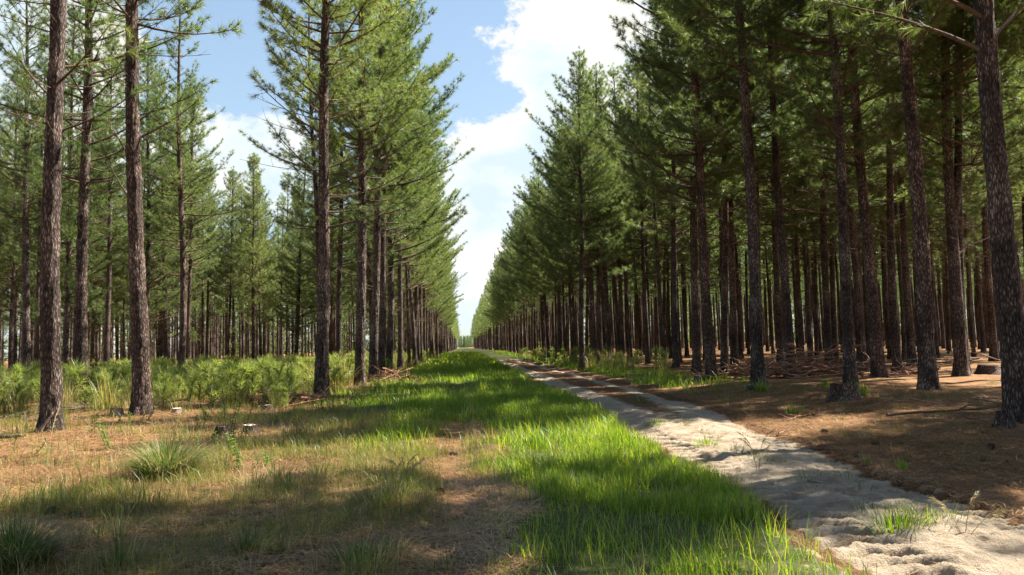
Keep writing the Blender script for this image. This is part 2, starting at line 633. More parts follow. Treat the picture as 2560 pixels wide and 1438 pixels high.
def trunk_pts(n, seed, H=H_TREE):
    z = np.linspace(0, 1, n) ** 1.15 * H
    r_ = np.random.default_rng(seed)
    ax, ay, p1, p2 = r_.uniform(.03, .09), r_.uniform(.03, .09), r_.uniform(0, 6), r_.uniform(0, 6)
    x = ax * (np.sin(z * .42 + p1) - math.sin(p1)) * np.minimum(z / 3, 1)
    y = ay * (np.sin(z * .37 + p2) - math.sin(p2)) * np.minimum(z / 3, 1)
    rad = .185 * (1 - z / H) ** .62 + .012
    rad = rad + .075 * np.exp(-z / .28) + .02 * np.exp(-z / 1.5)
    return np.stack([x, y, z - .25 * (z == 0)], -1), rad


def trunk_mesh(seed, n, sides, amp, fork=False):
    P, rad = trunk_pts(n, seed)
    mb = MB()

    def skin(P, rad, n):
        a = np.linspace(0, 2 * np.pi, sides, endpoint=False)
        A, Z = np.meshgrid(a, P[:, 2])
        ca, sa = np.cos(A) * 2.2, np.sin(A) * 2.2
        ridge = np.maximum(fbm(ca * 3.2 + 40 + Z * 1.9, sa * 3.2 + Z * 2.6 + seed, seed, 3), .42) - .5
        Zf = Z * 3.3
        knots = np.exp(-((((Z + .25 * fbm(Z * .8, Z * 0, seed + 3)) % .72) - .36) / .06) ** 2) * sstep(1.5, 3, Z)
        lobes = .12 * np.cos(A * 5 + seed) * np.exp(-Z / .3)
        rr = rad[:, None] * (1 + amp * 2.2 * ridge + .05 * knots + lobes) + amp * .05 * ridge
        V = np.stack([P[:, 0][:, None] + rr * np.cos(A), P[:, 1][:, None] + rr * np.sin(A), Z], -1)
        i = np.arange(n - 1)[:, None] * sides
        j = np.arange(sides)[None, :]
        k = (j + 1) % sides
        mb.add(V.reshape(-1, 3), np.stack([i + j, i + k, i + sides + k, i + sides + j], -1).reshape(-1, 4))

    skin(P, rad, n)
    if fork:
        zz = np.linspace(5.0, H_TREE * .93, n // 2)
        t = (zz - 5.0)
        P2 = np.stack([np.interp(zz, P[:, 2], P[:, 0]) + .46 * (1 - np.exp(-t / 1.6)), np.interp(zz, P[:, 2], P[:, 1]) - .05 * t / 4, zz], -1)
        skin(P2, np.interp(zz, P[:, 2], rad) * .8, len(zz))
    return mb.mesh('trunk', [M['bark']], smooth=True)


def needles(mb, P, D, k, ln, wid, mi, r_, back=.30, spread=(18, 62), droop=.04):
    """k needles round each twig end P pointing along D"""
    n = len(P)
    if n == 0:
        return
    P = np.repeat(P, k, 0)
    D = np.repeat(D, k, 0)
    N = n * k
    ref = r_.normal(size=(N, 3))
    A = np.cross(D, ref)
    A /= np.linalg.norm(A, axis=1)[:, None] + 1e-9
    a = np.radians(r_.uniform(spread[0], spread[1], N))
    d = D * np.cos(a)[:, None] + A * np.sin(a)[:, None]
    L = ln * r_.uniform(.7, 1.15, N)
    b = P - D * (r_.uniform(0, 1, N) * back)[:, None]
    tip = b + d * L[:, None]
    tip[:, 2] -= droop * r_.uniform(.3, 1.4, N)
    S = np.cross(d, r_.normal(size=(N, 3)))
    S /= np.linalg.norm(S, axis=1)[:, None] + 1e-9
    S *= wid * .5
    V = np.stack([b - S, b + S, tip], 1).reshape(-1, 3)
    mb.add(V, np.arange(N * 3).reshape(-1, 3), mi)


def branch_path(r_, z, L, az, el0, n=6, up=.35):
    t = np.linspace(0, 1, n)
    el = el0 + up * (t - .25) + r_.normal(0, .05)
    azs = az + np.cumsum(r_.normal(0, .05, n))
    step = L / (n - 1)
    d = np.stack([np.cos(el) * np.cos(azs), np.cos(el) * np.sin(azs), np.sin(el)], -1)
    p = np.zeros((n, 3))
    p[1:] = np.cumsum(d[:-1] * step, 0)
    p[:, 2] += z
    return p, d


def crown_mesh(seed, hb, Rm, dens=1.0, k=42, nl=.25, nw=.0125, H=H_TREE, bare=True, side=0.0, cut=.30):
    r_ = np.random.default_rng(seed)
    tp, _ = trunk_pts(60, seed % 4 if seed < 100 else 1)
    mb = MB()
    TP, TD = [], []
    expo, rnd_top = r_.uniform(.50, .74), r_.uniform(1.0, 1.5)
    z = hb
    while z < H - .25:
        t = (z - hb) / (H - hb)
        prof = (.72 + .28 * min(1, t / .14)) * (1 - t ** rnd_top) ** expo * (1 - .12 * t) + .045
        nb = r_.integers(4, 7) if t > .1 else r_.integers(3, 6)
        a0 = r_.uniform(0, 6.28)
        ox = np.array([np.interp(z, tp[:, 2], tp[:, 0]), np.interp(z, tp[:, 2], tp[:, 1]), 0])
        for b in range(nb):
            L = Rm * prof * (r_.uniform(.5, 1.1) if r_.uniform() < .84 else r_.uniform(1.1, 1.45))
            az = a0 + 6.28 * b / nb + r_.normal(0, .22)
            if side:
                L *= 1 + side * math.cos(az) * (1 - .6 * t)
            if vnoise(np.array([az * 1.3 + seed * 3.7]), np.array([z * .75]), 7)[0] < cut and t < .9:
                continue
            el0 = .30 + .62 * t + r_.normal(0, .16)
            p, d = branch_path(r_, z + r_.normal(0, .06), L, az, el0, 6, .6)
            p = p + ox
            rb = .010 + .0105 * L
            mb.tube(p, np.linspace(rb, .005, 6), 4, 0, False)
            nt = max(2, int(L / .20 * dens))
            ss = np.sort(r_.uniform(.22 if t < .2 else .12, 1, nt))
            if t < .22:
                ss = ss[ss > .25 + .2 * r_.uniform()]
            for q, s in enumerate(ss):
                f = s * 5
                i = min(int(f), 4)
                o = p[i] + (p[i + 1] - p[i]) * (f - i)
                dd = d[i]
                sd = np.cross(dd, [0, 0, 1.0])
                sd /= np.linalg.norm(sd) + 1e-9
                w = (1 if q % 2 else -1) * r_.uniform(.5, 1.1)
                td = dd * .8 + sd * w + np.array([0, 0, r_.uniform(-.05, .6)])
                td /= np.linalg.norm(td)
                tl = (.22 + .28 * L * (1 - s) * r_.uniform(.4, 1.2) + r_.uniform(0, .15))
                e = o + td * tl
                mb.tube(np.stack([o, o + td * tl * .5 + [0, 0, -.01], e]), [.006, .005, .003], 3, 0, False)
                TP.append(e)
                TD.append(td)
                for bk in (.3, .6):
                    if tl > bk + .12:
                        TP.append(o + td * (tl - bk))
                        TD.append(td)
            TP.append(p[-1])
            TD.append(d[-1])
        z += r_.uniform(.34, .70)
    # leader
    top = np.array([np.interp(H, tp[:, 2], tp[:, 0]), np.interp(H, tp[:, 2], tp[:, 1]), H])
    for s in (0, .3, .6):
        TP.append(top + [0, 0, .35 - s])
        TD.append(np.array([0, 0, 1.0]))
    if bare:   # dead limbs left below the green crown
        for _ in range(22):
            zz = r_.uniform(hb - 3.2, hb + .8)
            L = r_.uniform(.4, 2.9)
            p, d = branch_path(r_, zz, L, r_.uniform(0, 6.28), r_.uniform(.0, .5), 6, .3)
            ox = np.array([np.interp(zz, tp[:, 2], tp[:, 0]), np.interp(zz, tp[:, 2], tp[:, 1]), 0])
            mb.tube(p + ox, np.linspace(.016, .004, 6), 4, 0, False)
            if L > 1.4:
                for s in (2, 3, 4):
                    dd = d[s] + r_.normal(0, .45, 3)
                    mb.tube(np.stack([p[s] + ox, p[s] + ox + dd * .3, p[s] + ox + dd * .55 + [0, 0, .08]]), [.007, .005, .003], 3, 0, False)
    TP, TD = np.array(TP), np.array(TD)
    needles(mb, TP, TD, k, nl, nw, 1, r_, back=.15, spread=(10, 82))
    dead = r_.uniform(size=len(TP)) < .012
    needles(mb, TP[dead] - [0, 0, .1], TD[dead] * .3 + [0, 0, -.8], 22, nl, nw, 2, r_, spread=(5, 28))
    me = mb.mesh('crown', [M['branch_bark'], M['needle'], M['dead_needle']])
    return me


def far_tree(r_, ntuft, k, nl, nw, hb, Rm, sides):
    """light version for the deep wood"""
    mb = MB()
    z = np.array([-.2, .4, 4, 9, 15, 21.5])
    mb.tube(np.stack([z * 0, z * 0, z], -1), [.25, .2, .175, .14, .08, .015], sides, 0, False)
    t = r_.uniform(0, 1, ntuft) ** 1.25
    zz = hb + t * (H_TREE - hb)
    rr = Rm * ((1 - t) ** .8 + .04) * (.72 + .28 * np.minimum(1, t / .14)) * r_.uniform(0, 1.1, ntuft) ** .55
    az = r_.uniform(0, 6.28, ntuft)
    TP = np.stack([rr * np.cos(az), rr * np.sin(az), zz + .25 * rr], -1)
    TD = np.stack([np.cos(az), np.sin(az), .4 + .5 * t], -1)
    TD /= np.linalg.norm(TD, axis=1)[:, None]
    needles(mb, TP, TD, k, nl, nw, 1, r_, back=.6, spread=(15, 75))
    return mb


TRUNK_NEAR = [trunk_mesh(s, 330, 40, .20) for s in range(4)]
TRUNK_FAR = [trunk_mesh(s, 46, 10, .08) for s in range(4)]
TRUNK_FORK = trunk_mesh(1, 160, 24, .12, True)
CROWN_EDGE = [crown_mesh(s, 6.6 + .35 * s, 3.8, 1.25, side=.32, cut=.33) for s in range(4)]
CROWN_IN = [crown_mesh(20 + s, 7.4 + .5 * s, 3.0, 1.1, cut=.24) for s in range(4)]
CROWN_HIGH = [crown_mesh(40 + s, 9.0 + .3 * s, 3.2, 1.25, cut=.16) for s in range(4)]
CROWN_THIN = [crown_mesh(60 + s, 6.8 + .5 * s, 3.5, 1.0, 40, cut=.43) for s in range(4)]
CROWN_WIDE = [crown_mesh(80 + s, 6.2 + .7 * s, 3.9, 1.1, cut=.40) for s in range(4)]
CROWN_LOW = [crown_mesh(90 + s, 3.0 + .8 * s, 3.5, 1.0, cut=.30) for s in range(4)]
CROWN_TALL = [crown_mesh(64 + s, 9.3 + .4 * s, 3.3, .95, 40, cut=.38) for s in range(4)]
print('crown tris', [len(c.polygons) for c in CROWN_EDGE + CROWN_IN])

TREES = []                         # x, y of every pine that stands somewhere


def pine(x, y, label, group, near=False, lean=(0, 0), crown=None, s=1.0, fork=False, vi=None, rz=None, thick=1.0):
    vi = random.randrange(4) if vi is None else vi
    root = empty('pine_tree', (x, y, gz(x, y)), (0, 0, 0), s)
    if rz is None:
        rz = random.uniform(0, 6.28) if crown is not None and crown is not CROWN_EDGE else (random.uniform(-.35, .35) + (math.pi if x > 2 else 0))
    root.rotation_mode = 'XYZ'
    m = Matrix.Rotation(lean[0], 4, 'Y') @ Matrix.Rotation(lean[1], 4, 'X') @ Matrix.Rotation(rz, 4, 'Z')
    root.rotation_euler = m.to_euler('XYZ')
    tag(root, label, 'pine tree', group)
    tr = link('trunk', TRUNK_FORK if fork else (TRUNK_NEAR if near else TRUNK_FAR)[vi], root)
    tr.scale = (thick, thick, 1)
    cr = link('crown', (crown or CROWN_EDGE)[vi], root)
    if fork:
        c2 = link('crown', CROWN_IN[(vi + 1) % 4], root)
        c2.location = (.45, -.2, -1.2)
    TREES.append((x, y))
    return root


def hero(px, py, label, group, top=None, near=True, y=None, **kw):
    """a pine at the photo's base pixel, leaning so that its stem passes the pixel `top`"""
    if y is None:
        x, y = at(px, py)
    else:
        x = at_depth(px, py, y)[0]
    lean = 0
    if top:
        X2, _, Z2 = at_depth(top[0], top[1], y)
        lean = math.atan2(X2 - x, Z2)
    print('hero %4d,%4d -> x %.1f y %.1f lean %.1f deg' % (px, py, x, y, math.degrees(lean)))
    return pine(x, y, label, group, near, (lean, random.uniform(-.01, .01)), **kw)


GL, GR = 'pines of the left stand', 'pines of the right stand'
GLE, GRE = 'front row pines along the left edge of the ride', 'front row pines along the right edge of the ride'
H = {}
H['L1'] = hero(128, 1085, 'thick rough-barked pine at far left, nearest in the left stand, pale splinter at its foot', GL, (137, 60), thick=.93, vi=0, crown=CROWN_TALL)
H['L2'] = hero(204, 1010, 'slimmer pine standing behind and between the two nearest left pines', GL, (217, 300), thick=.95, vi=1, crown=CROWN_THIN)
H['L3'] = hero(354, 1045, 'dark-barked pine leaning left, with pale dry grass stalks at its foot', GL, (338, 80), thick=1.0, vi=2, crown=CROWN_TALL)
H['L4'] = hero(67, 942, 'sunlit slender pine at the left border in the undergrowth', GL, (66, 500), thick=.9, vi=3, crown=CROWN_THIN, y=43)
H['L5'] = hero(455, 935, 'dark straight pine right of the leaning left pine, crown against the blue gap', GL, (448, 280), thick=.9, vi=1, crown=CROWN_THIN, y=46)
H['L6'] = hero(266, 930, 'grey thin pine seen between two big left trunks', GL, (270, 560), near=False, y=52, thick=.85, crown=CROWN_IN)
H['L7'] = hero(803, 1000, 'tall purple-brown pine standing alone at the corner of the left stand', GLE, (818, 40), thick=.98, vi=0, rz=.5, crown=CROWN_HIGH)
H['L8'] = hero(900, 970, 'second pine of the left front row, right behind the tall corner pine', GLE, (902, 520), thick=1.0, vi=3)
for i, (px, yy, tp, lab) in enumerate([
        (932, 38.5, (940, 560), 'third pine of the left front row, first of three close together'),
        (952, 42.5, (962, 540), 'fourth pine of the left front row, middle of three close together'),
        (972, 47, (978, 560), 'fifth pine of the left front row, thin, last of three close together'),
        (1000, 56, (1003, 600), 'sixth pine of the left front row, standing a little apart in long grass'),
        (1036, 71, (1040, 640), 'seventh pine of the left front row, first of the far pair'),
        (1051, 82, (1054, 640), 'eighth pine of the left front row, second of the far pair')]):
    hero(px, 925, lab, GLE, tp, near=i < 3, y=yy, thick=.98)
hero(848, 928, 'thin pine in the gap between the tall corner pine and the left front row', GL, (850, 600), near=False, y=47, thick=.85, crown=CROWN_IN)
hero(632, 900, 'bushy younger pine with pointed top in the sky gap of the left stand', GL, (634, 420), near=False, y=72, s=.86, thick=.8, vi=1, crown=CROWN_LOW)

H['R1'] = hero(2548, 1062, 'nearest right pine at the right border, leaning left', GRE, (2468, 60), thick=.95, vi=2, rz=2.2, crown=CROWN_TALL)
hero(2322, 985, 'tall dark pine leaning left beyond the big stump in the right stand', GR, (2262, 100), thick=1.0, vi=0, crown=CROWN_HIGH)
hero(2128, 975, 'slim pine right behind the big dark stump', GR, (2098, 450), thick=.82, vi=1, y=23.5)
hero(1897, 972, 'front row right pine with a small grey stump at its foot', GRE, (1868, 350), thick=.92, vi=3, crown=CROWN_HIGH)
hero(1780, 957, 'front row right pine leaning left, nearest to the sandy track', GRE, (1745, 400), thick=.9, vi=0)
hero(1742, 940, 'dark pine just behind the leaning front row right pine', GR, (1738, 600), thick=.9, vi=2)
hero(2404, 950, 'thick double-stemmed pine forking above eye level in the right stand', GR, (2385, 540), fork=True, thick=1.0, vi=1, rz=0.0)
hero(2072, 918, 'reddish sunlit pine behind the slash pile in the right stand', GR, (2060, 500), thick=.92, vi=3)
hero(2197, 955, 'dark pine between the big stump and the tall leaning right pine', GR, (2165, 500), thick=.98, vi=2)
hero(1952, 915, 'dark pine left of the slash pile in the right stand', GR, (1940, 600), thick=.95, near=False)
hero(1812, 935, 'slim dark pine between two front row right pines', GR, (1806, 500), thick=.9, near=False)
hero(1455, 918, 'pale sunlit pine standing first beside the grassy right verge', GRE, (1452, 640), thick=.95, vi=1, y=47, s=.87)
hero(1499, 922, 'pine with the highest pointed top on the right, left stem of a close pair', GRE, (1493, 400), thick=.95, vi=0, y=50, s=.87)
hero(1527, 920, 'right stem of the close pair on the right verge', GRE, (1506, 500), thick=.95, vi=3, y=52, s=.87)
hero(1556, 912, 'thin pine right of the close pair on the right verge', GR, (1550, 700), thick=.85, near=False, y=58, crown=CROWN_IN)
hero(1620, 905, 'thin pine midway between the close pair and the leaning front row pine', GR, (1610, 640), thick=.85, near=False, y=55)
hero(1690, 925, 'slim straight pine left of the leaning front row pine', GR, (1686, 560), thick=.85, near=False, y=44)
hero(2490, 905, 'thin dark pine left of the nearest right pine', GR, (2478, 560), thick=.9, near=False)
hero(2005, 905, 'thin pine over the left end of the slash pile', GR, (1992, 560), thick=.85, near=False)


def clear(x, y, d):
    return all((x - a) ** 2 + (y - b) ** 2 > d * d for a, b in TREES)


def gap(x, y):
    """the break in the left stand through which the sky shows"""
    q = x / max(y, .1)
    return x < 0 and -.325 < q < -.185 and y < 76


# pines outside the frame, right of the camera: they shade the foreground
for (x, y) in [(16.2, 13.0), (21.0, 16.8), (8.2, 9.2), (10.0, 11.0), (20.3, 14.9), (21.9, 18.7), (18.5, 22.3), (20.5, 25.6), (24.0, 22.5), (12.7, 2.5), (15.6, 2.5),
               (9.8, -4.1), (12.7, -4.1), (9.6, -11), (-9.5, 2.5), (-12.5, 9.0)]:
    pine(x, y, 'pine outside the picture beside the photographer', 'pines beside the photographer', near=False, crown=CROWN_HIGH, lean=(random.gauss(0, .015), 0))

cand_l, cand_r = [], []
r2 = np.random.default_rng(5)
for k_ in range(0, 42):
    x0 = -4.3 - 3.1 * k_
    y0 = r2.uniform(0, 3)
    while y0 < 190:
        x, y = x0 + r2.normal(0, .35), y0 + r2.normal(0, .4)
        y0 += r2.uniform(4.0, 7.0) * (1.0 if k_ else .62)
        start = 62 if k_ == 0 else 44 + (x0 + 4.3) * -.15
        if y < start or abs(x) / y > .66 or gap(x, y) or r2.uniform() < (.40 if k_ else .08):
            continue
        cand_l.append((x, y, k_))
for k_ in range(0, 42):
    x0 = 9.5 + 2.9 * k_
    y0 = r2.uniform(0, 3)
    while y0 < 190:
        x, y = x0 + r2.normal(0, .35), y0 + r2.normal(0, .4)
        y0 += r2.uniform(3.3, 5.2) * (1.0 if k_ else .8)
        start = 55 if k_ == 0 else (30 if k_ < 3 else 24 + .1 * x)
        if y < start or x / y > .80 or r2.uniform() < (.2 if k_ else .05):
            continue
        cand_r.append((x, y, k_))
N_IND = 250
allc = sorted([(math.hypot(x, y), x, y, k_) for x, y, k_ in cand_l + cand_r])
rest = []
nl = nr = 0
for d_, x, y, k_ in allc:
    if not clear(x, y, 1.9):
        continue
    room = (nl < 105) if x < 0 else (nr < 128)
    if k_ == 0:
        room = True
    if not room or (k_ > 0 and d_ > 120):
        rest.append((x, y, k_))
        TREES.append((x, y))
        continue
    if x < 0:
        nl += 1
        lab, grp = ('pine far along the left front row', GLE) if k_ == 0 else ('slender pine deep inside the left stand', GL)
    else:
        nr += 1
        lab, grp = ('pine far along the right front row', GRE) if k_ == 0 else ('slender pine deep inside the right stand', GR)
    young = x < 0 and k_ > 0 and d_ > 50 and random.random() < .34
    if young:
        lab = 'younger pine with low green branches deep inside the left stand'
    pine(x, y, lab, grp, near=False, lean=(random.gauss(0, .018), random.gauss(0, .018)), crown=CROWN_EDGE if k_ < 1 else (CROWN_IN if x > 0 else (CROWN_LOW if young else random.choice([CROWN_WIDE, CROWN_THIN, CROWN_WIDE]))),
         s=(random.uniform(.78, .98) if (k_ == 0 and x > 0) else random.uniform(.80, 1.10)), thick=random.uniform(.70, .92))
print('individual pines', len([o for o in bpy.data.objects if o.get('category') == 'pine tree']), 'rest', len(rest))


def wood_mass(name, pts, lods, seed):
    r_ = np.random.default_rng(seed)
    mb = MB()
    for (x, y, k_) in pts:
        src = lods[r_.integers(len(lods))]
        s = r_.uniform(.88, 1.08)
        a = r_.uniform(0, 6.28)
        c, sn = math.cos(a) * s, math.sin(a) * s
        z0 = gz(x, y)
        lx, ly = r_.normal(0, .012, 2)
        base = mb.n
        for V in src.V:
            W = np.stack([V[:, 0] * c - V[:, 1] * sn + x + lx * V[:, 2], V[:, 0] * sn + V[:, 1] * c + y + ly * V[:, 2], V[:, 2] * s + z0], -1)
            mb.V.append(W)
        for F, mi in src.F:
            mb.F.append((F + base, mi))
        mb.n += src.n
    o = mb.build(name, [M['bark'], M['needle']])
    return tag(o, kind='stuff', label='mass of pines in the depth of the plantation', cat='far wood')


LOD1 = [far_tree(np.random.default_rng(60 + i), 230, 8, .5, .04, 8.0, 2.6, 6) for i in range(4)]
LOD2 = [far_tree(np.random.default_rng(70 + i), 200, 6, .75, .085, 7.0, 3.2, 4) for i in range(4)]
wood_mass('far_wood', rest, LOD1, 1)
far, close = [], []
for sgn, x00 in ((-1, -4.4), (1, 9.5)):
    for k_ in range(6):
        y = 190 + r2.uniform(0, 4)
        while y < 620:
            far.append((x00 + sgn * 3.0 * k_ + r2.normal(0, .4), y, k_))
            y += r2.uniform(3.5, 6.5) * (1 + k_ * .25)
for k_ in range(330):
    a_ = r2.uniform(-.72, .88)
    d_ = r2.uniform(192, 235)
    if -14 < d_ * a_ < 19:
        continue
    close.append((d_ * a_, d_, 0))
for k_ in range(0):                                                 # the wood that closes the far end of the ride
    far.append((r2.uniform(-45, 60), r2.uniform(640, 680), 0))
LOD3 = [far_tree(np.random.default_rng(80 + i), 190, 4, 1.2, .2, .4, 3.6, 4) for i in range(3)]
wood_mass('far_wood', close, LOD3, 3)['label'] = 'dense pines and regrowth closing the depth of the plantation'
wood_mass('far_wood', [(r2.uniform(-70, 90), r2.uniform(1500, 1600), 0) for _ in range(260)], LOD3, 4)['label'] = 'low bluish tree line at the far end of the ride'
wood_mass('far_wood', far, LOD2, 2)['label'] = 'distant pines closing the far end of the ride'

# ------------------------------------------------------------------ grass, litter
def blades(x, y, h, w, mat, name, r_, lean=.45, segs=2, z=None):
    n = len(x)
    z0 = base_z(x, y) if z is None else z
    l, r__ = track_edges(y)
    z0 = z0 - .05 * ((x > l) & (x < r__))
    az = r_.uniform(0, 2 * np.pi, n)
    ln = np.abs(r_.normal(0, lean, n)) + .08
    fx, fy = np.cos(az), np.sin(az)
    fa = az + np.pi / 2 + r_.normal(0, .5, n)
    sx, sy = np.cos(fa), np.sin(fa)
    rows = []
    ts = [0, .55, 1.0] if segs == 2 else [0, .35, .7, 1.0]
    for t in ts:
        off = h * ln * t * t
        zz = z0 - .02 + h * t * np.sqrt(np.maximum(.05, 1 - (ln * t * .7) ** 2))
        ww = w * (1 - t ** 1.6) * .5
        c = np.stack([x + fx * off, y + fy * off, zz], -1)
        s = np.stack([sx * ww, sy * ww, 0 * ww], -1)
        if t < 1:
            rows += [c - s, c + s]
        else:
            rows += [c]
    V = np.stack(rows, 1)
    m = V.shape[1]
    b = np.arange(n)[:, None] * m
    mb = MB()
    mb.V.append(V.reshape(-1, 3))
    mb.n = n * m
    for q in range(len(ts) - 2):
        mb.F.append((b + np.array([[2 * q, 2 * q + 1, 2 * q + 3, 2 * q + 2]]), 0))
    q = len(ts) - 2
    mb.F.append((b + np.array([[2 * q, 2 * q + 1, 2 * q + 2]]), 0))
    return mb


def scatter(n, x0, x1, y0, y1, r_, power=1.0):
    """points over a band, denser near the camera"""
    u = r_.uniform(0, 1, n) ** power
    return r_.uniform(x0, x1, n), y0 + (y1 - y0) * u


def merge(mbs):
    o = MB()
    for m_ in mbs:
        for V in m_.V:
            o.V.append(V)
        for F, mi in m_.F:
            o.F.append((F + o.n, mi))
        o.n += m_.n
    return o


def clumped(n, x0, x1, y0, y1, r_, per=9, rad=.05, power=1.0):
    cx, cy_ = scatter(n // per, x0, x1, y0, y1, r_, power)
    cx, cy_ = np.repeat(cx, per), np.repeat(cy_, per)
    return cx + r_.normal(0, rad, len(cx)), cy_ + r_.normal(0, rad, len(cx))


g = np.random.default_rng(77)
parts = []
for (n, x0, x1, y0, y1, hh, ww, pw) in [(88000, -.8, 3.4, 4.2, 12, .20, .0075, 1.0), (90000, -1.6, 3.7, 12, 26, .25, .012, 1.0),
                                         (110000, -4.8, 9.6, 20, 58, .30, .020, 1.2), (60000, -5, 9.5, 50, 190, .34, .06, 1.5)]:
    x, y = clumped(n, x0, x1, y0, y1, g, 8, .05)
    cov = grass_cover(x, y)
    dn = fbm(x * .9, y * .9, 61, 3)
    keep = g.uniform(size=len(x)) < np.clip(cov ** 1.5 * (.12 + 1.2 * sstep(.36, .66, dn)), 0, 1)
    keep &= ~in_track(x, y, .12)
    x, y = x[keep], y[keep]
    h = hh * g.uniform(.35, 1.25, len(x)) * (.25 + 1.5 * fbm(x * 1.3, y * 1.3, 62, 4))
    parts.append(blades(x, y, h, ww * g.uniform(.7, 1.3, len(x)), None, '', g, .55))
tag(merge(parts).build('grass', [M['grass']]), kind='stuff', label='fresh green grass down the middle of the ride', cat='grass')

parts = []
for (n, x0, x1, y0, y1, hh, ww) in [(90000, -4.6, .3, 4.2, 13, .17, .0045), (60000, -6, .2, 12, 26, .22, .008), (50000, -14, -3, 8, 34, .26, .010), (16000, 6, 11, 9, 45, .2, .009), (5000, -8, -3.5, 6, 14, .2, .005)]:
    x, y = clumped(n, x0, x1, y0, y1, g, 11, .06)
    cov = grass_cover(x, y)
    dn = fbm(x * .8 + 7, y * .8, 63, 4)
    base = np.where(x < -4, .85, np.where(x > 6, .45, .66))
    keep = g.uniform(size=len(x)) < base * np.clip(sstep(.46, .66, dn) * 1.0 + .06, 0, 1)
    keep &= (cov < .75) & ~in_track(x, y, -.1) & (np.abs(x + .1 - .1 * np.sin(y)) > .32 * g.uniform(.0, 1.2, len(x)))
    x, y = x[keep], y[keep]
    h = hh * g.uniform(.4, 1.3, len(x)) * (.5 + fbm(x * 1.5, y * 1.5, 64, 3))
    parts.append(blades(x, y, h, ww * g.uniform(.7, 1.3, len(x)), None, '', g, .6))
tag(merge(parts).build('thin_grass', [M['grass_olive']]), kind='stuff', label='thin olive grass growing through the pine litter', cat='grass')

x, y = clumped(60000, -13, 3.0, 5, 34, g, 10, .07)
kk = ~in_track(x, y, -.1)
x, y = x[kk], y[kk]
keep = sstep(.42, .62, fbm(x * .7, y * .7, 66, 3)) * np.where(x < 0, .35, 1.0) > g.uniform(size=len(x))
x, y = x[keep], y[keep]
tag(blades(x, y, g.uniform(.1, .34, len(x)), .005 + 0 * x, None, '', g, .6).build('dry_grass', [M['grass_dry']]), kind='stuff', label='dry straw-coloured grass among the litter', cat='grass')


def litter_mesh():
    mb = MB()
    for (n, x0, x1, y0, y1, ll, ww) in [(150000, -7.5, .8, 4.0, 13, .19, .0055), (70000, -13, -2, 12, 28, .24, .011), (80000, 5.6, 14, 6, 24, .2, .009), (60000, 2.8, 6.6, 5, 26, .13, .006)]:
        x, y = g.uniform(x0, x1, n), g.uniform(y0, y1, n)
        keep = (grass_cover(x, y) < .7) & (~in_track(x, y, .25) | (g.uniform(size=n) < .45 * fbm(x * 2, y * .8, 93, 3))) & (g.uniform(size=n) < .25 + fbm(x * 1.1, y * 1.1, 91, 3))
        x, y = x[keep], y[keep]
        n = len(x)
        a = g.uniform(0, 6.28, n)
        L = ll * g.uniform(.6, 1.3, n)
        z0 = base_z(x, y) + g.uniform(.0, .035, n) - .05 * in_track(x, y, .2)
        d = np.stack([np.cos(a), np.sin(a), g.normal(0, .12, n)], -1) * L[:, None]
        s = np.stack([-np.sin(a), np.cos(a), 0 * a], -1) * (ww * .5)
        c = np.stack([x, y, z0], -1)
        mid = c + d * .5 + s * g.normal(0, 6, n)[:, None] + [0, 0, .006]
        V = np.stack([c - s, c + s, mid + s, mid - s, c + d], 1).reshape(-1, 3)
        b = np.arange(n)[:, None] * 5
        k0 = mb.n
        mb.V.append(V)
        mb.F.append((k0 + b + np.array([[0, 1, 2, 3]]), 0))
        mb.F.append((k0 + b + np.array([[3, 2, 4]]), 0))
        mb.n += n * 5
    return mb


# tall pale grass among the left trees
x, y = clumped(52000, -30, -4.6, 20, 60, g, 14, .10)
keep = (g.uniform(size=len(x)) < sstep(.36, .62, fbm(x * .35, y * .35, 68, 3))) & (x / y > -.66)
x, y = x[keep], y[keep]
tag(blades(x, y, g.uniform(.25, .85, len(x)), .014 + 0 * x, None, '', g, .45).build('tall_grass', [M['grass_olive']]), kind='stuff', label='tall pale green grass among the left trees', cat='grass')

tag(litter_mesh().build('pine_litter', [M['straw']]), kind='stuff', label='fallen brown pine needles covering the ground', cat='pine litter')


def tussock_mb(seed, n, h, rad, w, lean=.8, mi=0, dry=.0, segs=5):
    r_ = np.random.default_rng(seed)
    mb = MB()
    a = r_.uniform(0, 6.28, n)
    q = r_.uniform(0, 1, n) ** .6
    bx, by = np.cos(a) * q * rad * .45, np.sin(a) * q * rad * .45
    a2 = a + r_.normal(0, .5, n)
    hh = h * r_.uniform(.55, 1.15, n)
    ln = (lean * q + r_.normal(0, .18, n)) * hh
    rows = []
    ts = np.linspace(0, 1, segs)
    fa = a2 + np.pi / 2
    for t in ts:
        off = ln * t ** 1.7
        z = hh * (t - .42 * np.abs(ln / hh) * t ** 2.6) - .02
        ww = w * (1 - t ** 2) * .5 * r_.uniform(.9, 1.1, n)
        c = np.stack([bx + np.cos(a2) * off, by + np.sin(a2) * off, np.maximum(z, .01 + .02 * t)], -1)
        s = np.stack([np.cos(fa) * ww, np.sin(fa) * ww, 0 * ww], -1)
        rows += [c - s, c + s] if t < 1 else [c]
    V = np.stack(rows, 1)
    m_ = V.shape[1]
    isdry = r_.uniform(size=n) < dry
    for sel, mm in ((~isdry, 0), (isdry, 1)):
        Vs = V[sel]
        if len(Vs) == 0:
            continue
        b = np.arange(len(Vs))[:, None] * m_
        k0 = mb.n
        mb.V.append(Vs.reshape(-1, 3))
        for i in range(segs - 2):
            mb.F.append((k0 + b + np.array([[2 * i, 2 * i + 1, 2 * i + 3, 2 * i + 2]]), mm))
        i = segs - 2
        mb.F.append((k0 + b + np.array([[2 * i, 2 * i + 1, 2 * i + 2]]), mm))
        mb.n += len(Vs) * m_
    return mb


